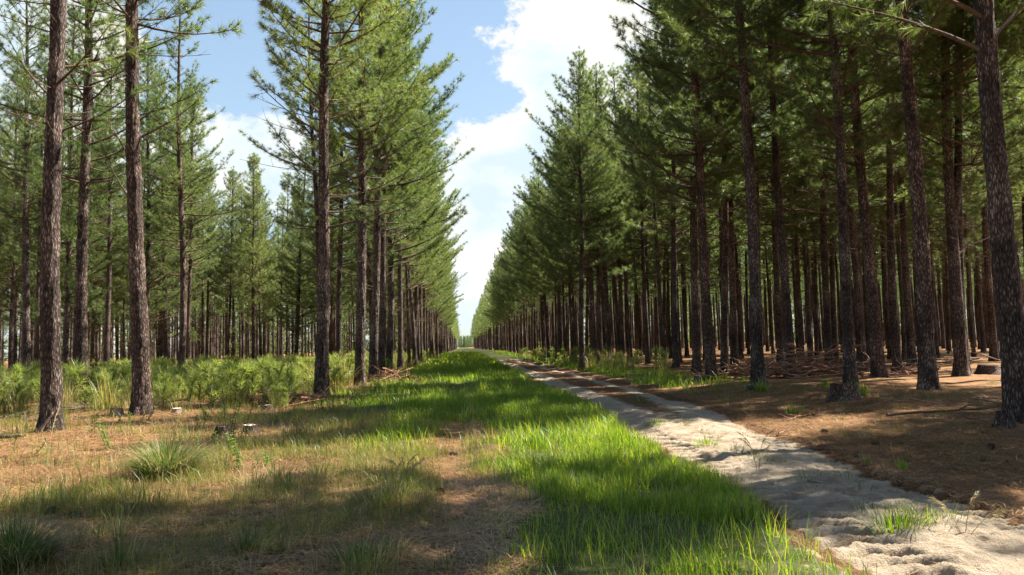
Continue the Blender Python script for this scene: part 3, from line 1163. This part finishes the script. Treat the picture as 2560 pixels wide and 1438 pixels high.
# ------------------------------------------------------------------ seedlings and undergrowth of the left stand
def seedling_mb(seed, h, k, nl, nw, nst=1):
    r_ = np.random.default_rng(seed)
    mb = MB()
    for s_ in range(nst):
        ox, oy = r_.normal(0, .12 * (nst > 1), 2)
        hh = h * r_.uniform(.7, 1.1)
        n = 7
        t = np.linspace(0, 1, n)
        bx, by = r_.normal(0, .12, 2) * hh
        P = np.stack([ox + bx * t * t, oy + by * t * t, hh * t - .03], -1)
        mb.tube(P, np.linspace(.010, .004, n) * (h / .8), 4, 0, False)
        TP, TD = [], []
        for q in range(int(hh / .07)):
            tt = r_.uniform(.18, 1)
            TP.append(np.array([np.interp(tt, t, P[:, i]) for i in range(3)]))
            TD.append(np.array([r_.normal(0, .3), r_.normal(0, .3), 1]))
        for b in range(int(5 * hh / .6)):
            tt = r_.uniform(.2, .85)
            o = np.array([np.interp(tt, t, P[:, i]) for i in range(3)])
            a = r_.uniform(0, 6.28)
            L = .30 * hh * (1.1 - tt) + .06
            d = np.array([math.cos(a), math.sin(a), r_.uniform(.6, 1.2)])
            d /= np.linalg.norm(d)
            mb.tube(np.stack([o, o + d * L]), [.005, .003], 3, 0, False)
            for f in (.5, .75, 1.0):
                TP.append(o + d * L * f)
                TD.append(d)
        TD = np.array(TD)
        TD /= np.linalg.norm(TD, axis=1)[:, None]
        needles(mb, np.array(TP), TD, k, nl, nw, 1, r_, back=.08, spread=(15, 60), droop=.01)
    return mb


SEED_ME = [seedling_mb(200 + i, .8, 16, .16, .008, 1 + i % 3).mesh('pine_seedling', [M['branch_bark'], M['needle_young']]) for i in range(5)]
SEED_LO = [seedling_mb(210 + i, .85, 13, .17, .0095, 1 + i % 2) for i in range(5)]
r3 = np.random.default_rng(9)
n_ = 0
for _ in range(900):
    px, py = r3.uniform(10, 790), r3.uniform(905, 1010)
    x, y = at(px, py)
    if n_ >= 110 or x > -4.6 or y < 19 or y > 46 or not clear(x, y, .6) or r3.uniform() > .25 + 1.1 * float(fbm(np.array([x * .3]), np.array([y * .3]), 71, 2)[0]) - .2:
        continue
    o = link('pine_seedling', SEED_ME[n_ % 5])
    o.location = (x, y, gz(x, y))
    o.rotation_euler = (0, 0, r3.uniform(0, 6.28))
    s = r3.uniform(.7, 1.45)
    o.scale = (s * 1.1, s * 1.1, s)
    tag(o, 'bright green pine seedling in the undergrowth behind the nearest left pines', 'seedling', 'pine seedlings in the left stand')
    n_ += 1
x, y = at(562, 1052)
mbs = seedling_mb(301, 1.35, 16, .24, .007, 1)
o = tag(mbs.build('pine_sapling', [M['branch_bark'], M['needle_young']]), 'tall wispy pine sapling with drooping needles in front of the left undergrowth', 'sapling')
o.location = (x, y, gz(x, y))


def mass(name, pts, lods, mats, label, cat, smin=.8, smax=1.5):
    mb = MB()
    for (x, y) in pts:
        src = lods[r3.integers(len(lods))]
        s = r3.uniform(smin, smax)
        a = r3.uniform(0, 6.28)
        c, sn, z0, base = math.cos(a) * s, math.sin(a) * s, gz(x, y), mb.n
        for V in src.V:
            mb.V.append(np.stack([V[:, 0] * c - V[:, 1] * sn + x, V[:, 0] * sn + V[:, 1] * c + y, V[:, 2] * s + z0], -1))
        for F, mi in src.F:
            mb.F.append((F + base, mi))
        mb.n += src.n
    return tag(mb.build(name, mats), label, cat, kind='stuff')


pts = []
while len(pts) < 1500:
    y = 22 + 77 * r3.uniform() ** 1.2
    x = -4.8 - r3.uniform(0, .66 * y - 2)
    if r3.uniform() < sstep(.3, .55, fbm(np.array([x * .16]), np.array([y * .16]), 72, 3))[0]:
        pts.append((x, y))
for _ in range(260):
    y = r3.uniform(30, 130)
    pts.append((-4.2 - r3.uniform(0, 1.6), y))
for _ in range(120):
    y = r3.uniform(38, 110)
    pts.append((9.0 + r3.uniform(-1.5, 1.0), y))
for i in range(3):
    tb = tussock_mb(230 + i, 70, .75, .5, .012, .7, dry=.3, segs=4)
    tb.F = [(F, mi + 2) for F, mi in tb.F]
    SEED_LO.append(tb)
mass('undergrowth', pts, SEED_LO, [M['branch_bark'], M['needle_young'], M['grass_olive'], M['grass_dry']], 'low green undergrowth spreading beneath the left stand', 'undergrowth', .4, 1.9)


# ------------------------------------------------------------------ tussocks, tufts, weeds, stalks
def put(o, px, py, rz=0., dz=0., s=1.0):
    x, y = at(px, py)
    o.location = (x, y, gz(x, y) + dz - (.06 if bool(in_track(np.array([x]), np.array([y]), .15)[0]) else 0))
    o.rotation_euler = (0, 0, rz)
    o.scale = (s, s, s)
    return o


TG = [M['tussock'], M['grass_dry']]
put(tag(tussock_mb(401, 1500, .62, .62, .009, 1.15, dry=.25).build('grass_tussock', TG), 'big round grass tussock in the sunlit litter at left', 'tussock'), 415, 1192)
put(tag(tussock_mb(402, 1000, .42, .6, .009, 1.1, dry=.18).build('grass_tussock', TG), 'dark shaded grass tussock in the bottom left corner', 'tussock'), 25, 1425)
GT = [M['grass'], M['grass_dry']]
tufts = [((2245, 1318), 170, .30, .42, 'green grass tuft growing between the wheel ruts, nearest on the sand'),
         ((2310, 1292), 120, .22, .3, 'small grass tuft just right behind the nearest tuft on the sand'),
         ((1640, 1060), 120, .26, .5, 'flat dark grass tuft in the middle of the track further back'),
         ((1765, 1108), 110, .30, .34, 'bright tuft on the track, between the two wheel ruts beyond the sunlit grass'),
         ((2165, 1148), 26, .16, .12, 'small sunlit sprout at the right edge of the sand'),
         ((2255, 1165), 34, .18, .16, 'small sprout right of the sprout at the sand edge'),
         ((2150, 1010), 220, .42, .4, 'green grass clump at the foot of the big dark stump'),
         ((1905, 990), 160, .40, .4, 'pale grass clump beside the small grey stump'),
         ((2065, 978), 70, .45, .25, 'young feathery plant left of the big dark stump'),
         ((1985, 1035), 60, .3, .4, 'thin grass tuft on the brown litter in front of the big stump')]
for i, (p, n, h, rad, lab) in enumerate(tufts):
    put(tag(tussock_mb(420 + i, n, h, rad, .011, .7, dry=.1).build('grass_tuft', GT), lab, 'grass tuft'), *p)
olive = [((690, 1195), 90, .34, .5, 'spiky grey-green tuft lying across the litter left of centre'),
         ((640, 1215), 60, .32, .4, 'narrow grey-green tuft left of the spiky tuft'),
         ((790, 1180), 36, .36, .3, 'tuft of long thin leaves right of the spiky tuft'),
         ((950, 1255), 130, .3, .5, 'yellow-green arching tuft in the sunny patch left of the bare path'),
         ((1030, 1130), 80, .26, .4, 'yellowish tuft just left of the bare path'),
         ((740, 1085), 90, .38, .5, 'dark tuft right of the white-topped stump'),
         ((620, 1370), 90, .24, .45, 'low tuft in the dark shade at the bottom left of centre'),
         ((900, 1410), 120, .28, .55, 'broad dark green tuft at the bottom left of centre'),
         ((1120, 1400), 50, .2, .4, 'small tuft at the bottom beside the bare path')]
for i, (p, n, h, rad, lab) in enumerate(olive):
    put(tag(tussock_mb(440 + i, n, h, rad, .008, .9, dry=.18).build('grass_tuft', TG), lab, 'grass tuft'), *p)


def stalks_mb(seed, n, h, spread, bend=.25):
    r_ = np.random.default_rng(seed)
    mb = MB()
    for i in range(n):
        a = r_.uniform(0, 6.28)
        hh = h * r_.uniform(.7, 1.1)
        t = np.linspace(0, 1, 8)
        d = np.array([math.cos(a), math.sin(a), 0])
        lean = spread * r_.uniform(.4, 1.1)
        P = d[None, :] * (lean * t + bend * hh * t ** 4)[:, None] + np.stack([0 * t, 0 * t, hh * (t - .12 * t ** 4)], -1)
        mb.tube(P, np.linspace(.0036, .0018, 8), 4, 0, False)
        TP = np.array([[np.interp(q, t, P[:, c]) for c in range(3)] for q in r_.uniform(.68, 1, 16)])
        TD = np.repeat((P[-1] - P[-3])[None, :] / np.linalg.norm(P[-1] - P[-3]), 16, 0)
        needles(mb, TP, TD, 3, .07, .007, 0, r_, back=.03, spread=(8, 30))
    return mb


GD = [M['grass_dry'], M['tussock']]
for i, (p, n, h, sp, lab) in enumerate([
        ((325, 1030), 5, 1.15, .22, 'pale arching dry grass stalks against the dark leaning left pine'),
        ((500, 985), 6, 1.35, .5, 'tall dry seeding grass leaning right in the left undergrowth'),
        ((40, 1050), 7, 1.3, .55, 'dry seeding grass stalks at the left border in front of the nearest pine'),
        ((430, 1130), 8, .75, .3, 'short dry stalks rising out of the big round tussock'),
        ((1895, 1165), 4, .60, .10, 'three thin nodding grass stalks standing on the sunlit sand'),
        ((2410, 1330), 3, .45, .25, 'pair of pale grass stalks bent over the right wheel rut'),
        ((110, 1262), 3, 1.1, .6, 'long thin stalks slanting over the sunny litter at left'),
        ((1010, 1195), 5, .36, .18, 'short seeding stalks left of the bare path'),
        ((990, 1240), 5, .45, .25, 'seeding stalks at the sunny patch left of the bare path')]):
    put(tag(stalks_mb(460 + i, n, h, sp).build('dry_grass_stalks', GD), lab, 'grass stalks'), *p)


def weed(name, label, p, h, nl, ls, seed, lw=.38, nstem=1):
    r_ = np.random.default_rng(seed)
    root = empty(name, (0, 0, 0))
    st, lf = MB(), MB()
    for s_ in range(nstem):
        ox, oy = r_.normal(0, .10 * (nstem > 1), 2)
        hh = h * r_.uniform(.75, 1.05)
        t = np.linspace(0, 1, 6)
        P = np.stack([ox + .08 * np.sin(t * 3 + seed), oy + .06 * np.sin(t * 2.2), hh * t - .02], -1)
        st.tube(P, np.linspace(.007, .003, 6), 5, 0)
        for i in range(nl):
            tt = .12 + .88 * (i + .5) / nl
            o = np.array([np.interp(tt, t, P[:, c]) for c in range(3)])
            a = i * 2.4 + r_.normal(0, .3)
            e = r_.uniform(-.2, .7)
            d = np.array([math.cos(a) * math.cos(e), math.sin(a) * math.cos(e), math.sin(e)])
            sd = np.array([-math.sin(a), math.cos(a), 0])
            L = ls * r_.uniform(.6, 1.1) * (1.15 - .5 * tt)
            w = L * lw
            up = np.array([0, 0, 1.0])
            V = [o, o + d * L * .35 + sd * w * .5 + up * .012, o + d * L * .4 - up * .004, o + d * L * .35 - sd * w * .5 + up * .012,
                 o + d * L * .75 + sd * w * .3 - up * L * .06, o + d * L * .75 - up * L * .09, o + d * L * .75 - sd * w * .3 - up * L * .06, o + d * L - up * L * .18]
            lf.add(V, [[0, 2, 1], [0, 3, 2], [4, 5, 7], [5, 6, 7]])
            lf.F.append((np.array([[1, 2, 5, 4], [2, 3, 6, 5]]) + lf.n - 8, 0))
    st.build('stem', [M['branch_bark']], root)
    lf.build('leaves', [M['weed']], root)
    tag(root, label, 'weed', 'small weeds in the left litter' if name == 'small_weed' else 'leafy weeds')
    put(root, *p)


weed('leafy_weed', 'upright weed with bright sunlit leaves in front of the old stump', (566, 1172), .62, 26, .10, 1, .5, 2)
weed('leafy_weed', 'weed with pale leaves between the two big left pines, out in the sun', (262, 1130), .5, 18, .11, 2, .35, 3)
weed('leafy_weed', 'dark leafy weed at the foot of the tall corner pine', (822, 1035), .6, 24, .11, 3, .4, 5)
weed('leafy_weed', 'dark upright weed beside the white-topped stump', (598, 1110), .75, 24, .09, 4, .28, 3)
weed('leafy_weed', 'small leafy weed right of the leaning left pine', (372, 1062), .45, 20, .09, 5, .35, 3)
weed('leafy_weed', 'low leafy weed left of the big tussock base', (480, 1080), .4, 16, .1, 6, .35, 3)
weed('leafy_weed', 'leafy weed in long grass beside the second left front row pine', (940, 985), .7, 26, .12, 7, .35, 5)
weed('leafy_weed', 'weed with narrow leaves at the right end of the big tussock', (515, 1170), .32, 14, .12, 8, .3, 2)


r4 = np.random.default_rng(44)
TUFT_ME = [tussock_mb(480 + i, 30 + 9 * i, .17 + .025 * i, .34, .0065, 1.3, dry=.3).mesh('grass_tuft', TG) for i in range(6)]
for i in range(52):
    px, py = r4.uniform(0, 1000), r4.uniform(1040, 1430)
    x, y = at(px, py)
    if -.4 < x < .4 or x > .6:
        continue
    o = link('grass_tuft', TUFT_ME[i % 6])
    o.location = (x, y, gz(x, y))
    o.rotation_euler = (0, 0, r4.uniform(0, 6.28))
    s_ = r4.uniform(.7, 1.35)
    o.scale = (s_, s_, s_ * r4.uniform(.7, 1.3))
    tag(o, 'small mixed green and straw grass tuft in the litter of the left foreground', 'grass tuft', 'small grass tufts in the left litter')
for i in range(22):
    px, py = r4.uniform(0, 760), r4.uniform(1010, 1190)
    weed('small_weed', 'small leafy weed sprouting from the litter at left', (px, py), r4.uniform(.18, .42), int(r4.integers(10, 18)), r4.uniform(.06, .10), 700 + i, .35, int(r4.integers(1, 4)))
for i in range(26):
    px, py = r4.uniform(1500, 2540), r4.uniform(965, 1200)
    x, y = at(px, py)
    if bool(in_track(np.array([x]), np.array([y]), -.1)[0]) or x < 4:
        continue
    o = link('grass_tuft', TUFT_ME[i % 3])
    o.location = (x, y, gz(x, y))
    s_ = r4.uniform(.5, 1.0)
    o.scale = (s_, s_, s_)
    tag(o, 'small sparse grass tuft on the brown litter under the right pines', 'grass tuft', 'small grass tufts in the right litter')


# ------------------------------------------------------------------ stumps, dead wood
def stump(px, py, rad, h, label, seed, wood='bark', tilt=0., scale_top=.86, face='cut'):
    r_ = np.random.default_rng(seed)
    x, y = at(px, py)
    root = empty('tree_stump', (x, y, gz(x, y)), (tilt, tilt * .6, r_.uniform(0, 6)))
    tag(root, label, 'stump', 'cut stumps')
    n, sides = 9, 26
    a = np.linspace(0, 6.2832, sides, endpoint=False)
    mb = MB()
    Vs = []
    for i, t in enumerate(np.linspace(0, 1, n)):
        lob = 1 + .10 * np.cos(a * 5 + seed) * (1 - t) + .10 * (fbm(np.cos(a) * 3 + 9, np.sin(a) * 3 + t * 1.5, seed) - .5)
        rr = rad * (1.0 + .38 * math.exp(-t * 5) - (1 - scale_top) * t) * lob
        zz = h * t - .04 * (i == 0) + (.06 * h * np.cos(a + seed) + .05 * h * (vnoise(a * 3, a * 0, seed) - .5)) * t
        Vs.append(np.stack([rr * np.cos(a), rr * np.sin(a), zz], -1))
    V = np.array(Vs)
    i = np.arange(n - 1)[:, None] * sides
    j = np.arange(sides)[None, :]
    k = (j + 1) % sides
    mb.add(V.reshape(-1, 3), np.stack([i + j, i + k, i + sides + k, i + sides + j], -1).reshape(-1, 4))
    mb.build('stump_bark', [M[wood]], root, smooth=True)
    m2 = MB()
    top = V[-1] * [.985, .985, 1] - [0, 0, .006]
    mid = top * [.5, .5, 1] + [0, 0, .004]
    mid[:, 2] = mid[:, 2] * .6 + h * .4
    m2.add(np.concatenate([top, mid, [[0, 0, h]]]), np.concatenate([np.stack([j[0], k[0], k[0] + sides, j[0] + sides], -1)]))
    m2.F.append((np.stack([j[0] + sides, k[0] + sides, np.full(sides, 2 * sides)], -1), 0))
    m2.build('cut_face', [M[face]], root)
    return root


stump(624, 1082, .14, .17, 'low cut stump with a white sunlit top at left', 1)
stump(556, 1095, .16, .2, 'dark weathered old stump beside the white-topped stump', 2, tilt=.1)
stump(292, 1048, .16, .2, 'grey stump left of the leaning left pine in front of the log pile', 3, 'dead_wood')
stump(443, 1040, .13, .14, 'small pale stump right of the leaning left pine', 4, 'dead_wood')
stump(668, 1030, .15, .17, 'brown stump among dead twigs left of the tall corner pine', 5)
stump(2112, 1015, .34, .36, 'big dark stump with grass at its foot in the right stand', 6, face='branch_bark')
stump(1880, 985, .17, .17, 'small grey stump at the foot of a front row right pine', 7, 'bark')
stump(2512, 1078, .13, .26, 'grey split stump at the foot of the nearest right pine', 8, 'bark', tilt=.25)
stump(1748, 962, .2, .2, 'low dark stump by the leaning front row right pine', 9)
stump(2472, 945, .36, .3, 'dark stump in the shade behind the nearest right pine', 10, face='branch_bark')


def stick_mb(seed, L, r0, nside, mi=0, kink=.12, fork=.5):
    """a crooked dead branch lying along +X"""
    r_ = np.random.default_rng(seed)
    n = 9
    t = np.linspace(0, 1, n)
    P = np.stack([L * (t - .5), np.cumsum(r_.normal(0, kink * L / n, n)), r0 + np.abs(np.cumsum(r_.normal(0, .5 * kink * L / n, n)))], -1)
    mb = MB()
    mb.tube(P, r0 * (1 - .75 * t) * r_.uniform(.85, 1.15, n), 6, mi)
    for q in range(nside):
        i = r_.integers(2, n - 1)
        sg = 1 if q % 2 else -1
        l2 = L * r_.uniform(.14, .34)
        d = np.array([.8, sg * fork * r_.uniform(.6, 1.6), r_.uniform(0, .7)])
        d /= np.linalg.norm(d)
        u = np.linspace(0, 1, 4)[:, None]
        Q = P[i] + d * l2 * u + r_.normal(0, .02 * L, (4, 3)) * u
        Q[:, 2] = np.maximum(Q[:, 2], .01)
        mb.tube(Q, np.linspace(r0 * .5, r0 * .15, 4), 5, mi)
    return mb


STICK_R = [stick_mb(500 + i, 1.6 + .25 * i, .034, 4 + i % 3).mesh('fallen_branch', [M['slash_wood']], True) for i in range(5)]
STICK_P = [stick_mb(510 + i, 1.2 + .25 * i, .028, 2 + i % 3).mesh('fallen_branch', [M['dead_wood']], True) for i in range(5)]


def pile(cx, cy, n, sx, sy, hz, meshes, label, group, seed, smin=.6, smax=1.3):
    r_ = np.random.default_rng(seed)
    for i in range(n):
        x, y = cx + r_.normal(0, sx), cy + r_.normal(0, sy)
        q = math.exp(-(((x - cx) / (sx * 1.4)) ** 2 + ((y - cy) / (sy * 1.4)) ** 2))
        o = link('fallen_branch', meshes[i % len(meshes)])
        o.location = (x, y, gz(x, y) + hz * q * r_.uniform(0, 1))
        o.rotation_euler = (r_.normal(0, .2), r_.normal(0, .16), r_.uniform(0, 6.28))
        s = r_.uniform(smin, smax)
        o.scale = (s, s, s)
        tag(o, label, 'fallen branch', group)


def pile_px(px, py, *a, **k):
    x, y = at(px, py)
    pile(x, y, *a, **k)


pile_px(2005, 952, 84, 1.5, .9, 1.0, STICK_R, 'reddish dead branch in the big slash pile of the right stand', 'branches of the right slash pile', 1, smax=1.5)
pile_px(2250, 925, 26, 3.2, 1.6, .35, STICK_P, 'pale dead branch in the shade behind the big dark stump', 'branches strewn in the right stand', 2)
pile_px(2440, 905, 16, 2.0, 1.0, .5, STICK_P, 'pale branch of the brush heap by the right border', 'branches of the brush heap at right', 12)
pile_px(1790, 920, 22, 3.0, 2.0, .3, STICK_R, 'reddish branch strewn between the front row right pines', 'branches strewn in the right stand', 3)
pile_px(985, 958, 34, .75, 1.0, .6, STICK_R, 'reddish dead branch heaped right of the second left front row pine', 'branches of the heap by the left front row', 4, .5, 1.0)
pile_px(735, 1012, 20, 1.1, .8, .3, STICK_R, 'dead branch lying left of the tall corner pine', 'branches left of the corner pine', 5, .5, 1.1)
pile_px(245, 1035, 16, 1.1, .5, .2, STICK_P, 'weathered stick on the ground between the nearest left pines', 'sticks between the nearest left pines', 6, .4, .9)
pile_px(60, 1060, 9, .8, .5, .1, STICK_P, 'weathered stick at the left border behind the nearest pine', 'sticks at the left border', 7, .4, .8)
pile_px(560, 1015, 12, 1.4, .6, .1, STICK_R, 'reddish stick on the litter in front of the left undergrowth', 'sticks in front of the left undergrowth', 8, .4, .8)
pile_px(2440, 1025, 9, 1.0, .6, .08, STICK_P, 'pale sunlit stick left of the nearest right pine', 'sticks left of the nearest right pine', 9, .35, .8)


def lone(label, px, py, L, r0, rz, seed, mat='dead_wood', ns=2, kink=.1, tilt=0., name='fallen_branch', cat='fallen branch', dz=0):
    o = tag(stick_mb(seed, L, r0, ns, kink=kink).build(name, [M[mat]], smooth=True), label, cat)
    put(o, px, py, rz, dz)
    o.rotation_euler = (0, tilt, rz)
    return o


lone('long dark branch lying on the litter left of the nearest right pine', 2400, 1046, 2.9, .03, .05, 531, 'branch_bark', 3, .06)
lone('thin pale bent twig on the dark ground at bottom left', 232, 1385, .55, .009, .75, 532, 'dead_wood', 0, .16)
lone('long white log on the ground between the nearest left pines', 225, 1032, 1.5, .065, .05, 533, 'dead_wood', 0, .03, name='fallen_log', cat='log')
lone('dark rotten piece of wood at the left border in the sun', 15, 1106, .65, .06, .2, 534, 'bark', 0, .05, name='rotten_wood', cat='wood piece')
lone('short pale piece of wood right of the big dark stump', 2230, 1010, .55, .03, .05, 535, 'dead_wood', 0, .03, name='wood_piece', cat='wood piece')
lone('pale splinter of wood leaning at the foot of the nearest left pine', 118, 1090, .55, .05, .2, 536, 'dead_wood', 0, .03, tilt=-1.0, name='wood_splinter', cat='wood piece', dz=.15)
lone('thin stick in the shade in front of the brown litter at right', 2010, 1048, .8, .010, .2, 537, 'branch_bark', 1)
lone('small pale chip of wood on the sand-edge litter at right', 2110, 1070, .25, .012, .4, 538, 'dead_wood', 0)


pile_px(330, 1260, 26, 2.2, 1.6, .01, STICK_P, 'short dry twig lying on the left foreground litter', 'twigs on the left foreground litter', 21, .10, .32)
pile_px(2330, 1110, 22, 2.0, 2.2, .01, STICK_P, 'short dry twig lying on the right litter beside the track', 'twigs on the right litter', 22, .10, .35)
pile_px(2050, 1030, 18, 2.6, 2.0, .02, STICK_R, 'reddish stick on the shaded litter around the big dark stump', 'sticks around the big dark stump', 23, .25, .6)
for i in range(30):
    y = 6.5 + 17 * r4.uniform() ** 1.2
    c = (np.interp(y, YT, RL) + np.interp(y, YT, RR)) / 2
    o = link('grass_tuft', TUFT_ME[i % 4])
    x = c + r4.normal(0, .22)
    o.location = (x, y, gz(x, y) - .01)
    o.rotation_euler = (0, 0, r4.uniform(0, 6.28))
    s_ = r4.uniform(.5, 1.2)
    o.scale = (s_, s_, s_)
    tag(o, 'sparse grass sprout between the two wheel ruts of the sandy track', 'grass tuft', 'grass sprouts between the wheel ruts')


# pine cones
def cone_mesh():
    mb = MB()
    r_ = np.random.default_rng(3)
    z = np.linspace(-.045, .05, 7)
    mb.tube(np.stack([z, 0 * z, 0 * z + .028], -1), [.008, .022, .026, .024, .019, .012, .004], 8, 0)
    for i in range(60):
        t = (i + .5) / 60
        a = i * 2.4
        x = -.045 + .09 * t
        rr = .028 * (1 - .7 * t * t) + .004
        c = np.array([x, rr * math.cos(a), rr * math.sin(a) + .028])
        o = np.array([0, math.cos(a), math.sin(a)])
        s = np.array([0, -math.sin(a), math.cos(a)]) * .007
        mb.add([c - s - o * .012, c + s - o * .012, c + o * .010 + [.012, 0, 0] + s * .5, c + o * .010 + [.012, 0, 0] - s * .5], [[0, 1, 2, 3]])
    return mb.mesh('pine_cone', [M['branch_bark']])


CONE = cone_mesh()
for i, (p, lab) in enumerate([((1133, 1127), 'dark pine cone on the bare path in the grass'), ((2145, 1134), 'pine cone left of the sprout at the sand edge'),
                              ((2190, 1108), 'pine cone on the brown litter behind the sand edge'), ((2478, 1128), 'pine cone on the litter below the nearest right pine'),
                              ((1100, 1222), 'pine cone beside the bare path in the shade'), ((2060, 1082), 'pine cone on the litter in front of the big stump'),
                              ((130, 1295), 'pine cone on the dark litter at left'), ((190, 1300), 'pine cone right of another on the dark litter at left')]):
    o = tag(link('pine_cone', CONE), lab, 'pine cone', 'fallen pine cones')
    put(o, p[0], p[1], i * 1.3, 0, 1.25)


# big bare limbs on the nearest pines: each a part of its tree
def limb(tree, z, L, az, el, seed, r0=.03, up=.4, leafy=True):
    r_ = np.random.default_rng(seed)
    mb = MB()
    p, d = branch_path(r_, z, L, az, el, 9, up)
    mb.tube(p, np.linspace(r0, .006, 9), 6, 0)
    TP, TD = [p[-1]], [d[-1]]
    for q in range(int(L * 3)):
        i = r_.integers(3, 9)
        dd = d[min(i, 8)] + r_.normal(0, .5, 3)
        dd /= np.linalg.norm(dd)
        e = p[i] + dd * r_.uniform(.2, .6)
        mb.tube(np.stack([p[i], (p[i] + e) / 2 + [0, 0, .02], e]), [.008, .006, .003], 4, 0)
        TP.append(e)
        TD.append(dd)
    if leafy:
        needles(mb, np.array(TP), np.array(TD), 60, .24, .009, 1, r_)
    o = mb.build('branch', [M['branch_bark'], M['needle']], tree)
    m = Matrix.Rotation(-tree.rotation_euler.z, 4, 'Z')
    o.rotation_euler = m.to_euler()
    return o


for i, (z, L, az, el) in enumerate([(6.2, 2.0, .3, .5), (6.9, 2.4, 2.6, .7), (7.2, 1.8, -.3, .6), (5.9, 1.6, 2.2, .9), (7.6, 2.2, .9, .5)]):
    limb(H['L1'], z, L, az, el, 600 + i)
for i, (z, L, az, el) in enumerate([(6.3, 2.2, 2.5, .75), (5.2, 2.0, 2.8, .9), (7.0, 1.9, .1, .5)]):
    limb(H['L3'], z, L, az, el, 610 + i)
for i, (z, L, az, el) in enumerate([(6.6, 3.4, -.1, .45), (7.3, 3.6, .15, .5), (5.4, 3.0, -.2, .25), (7.0, 2.8, 2.9, .7), (8.4, 3.0, 3.3, .6), (5.9, 2.0, .4, .2)]):
    limb(H['L7'], z, L, az, el, 620 + i, .035)
for i, (z, L, az, el, up) in enumerate([(6.9, 3.6, 3.0, .45, -.5), (6.3, 3.2, 2.7, .5, -.45), (6.6, 2.2, .3, .8, .2), (7.4, 3.0, 3.5, .6, -.2)]):
    limb(H['R1'], z, L, az, el, 630 + i, .045, up)
print('objects', len(bpy.data.objects))
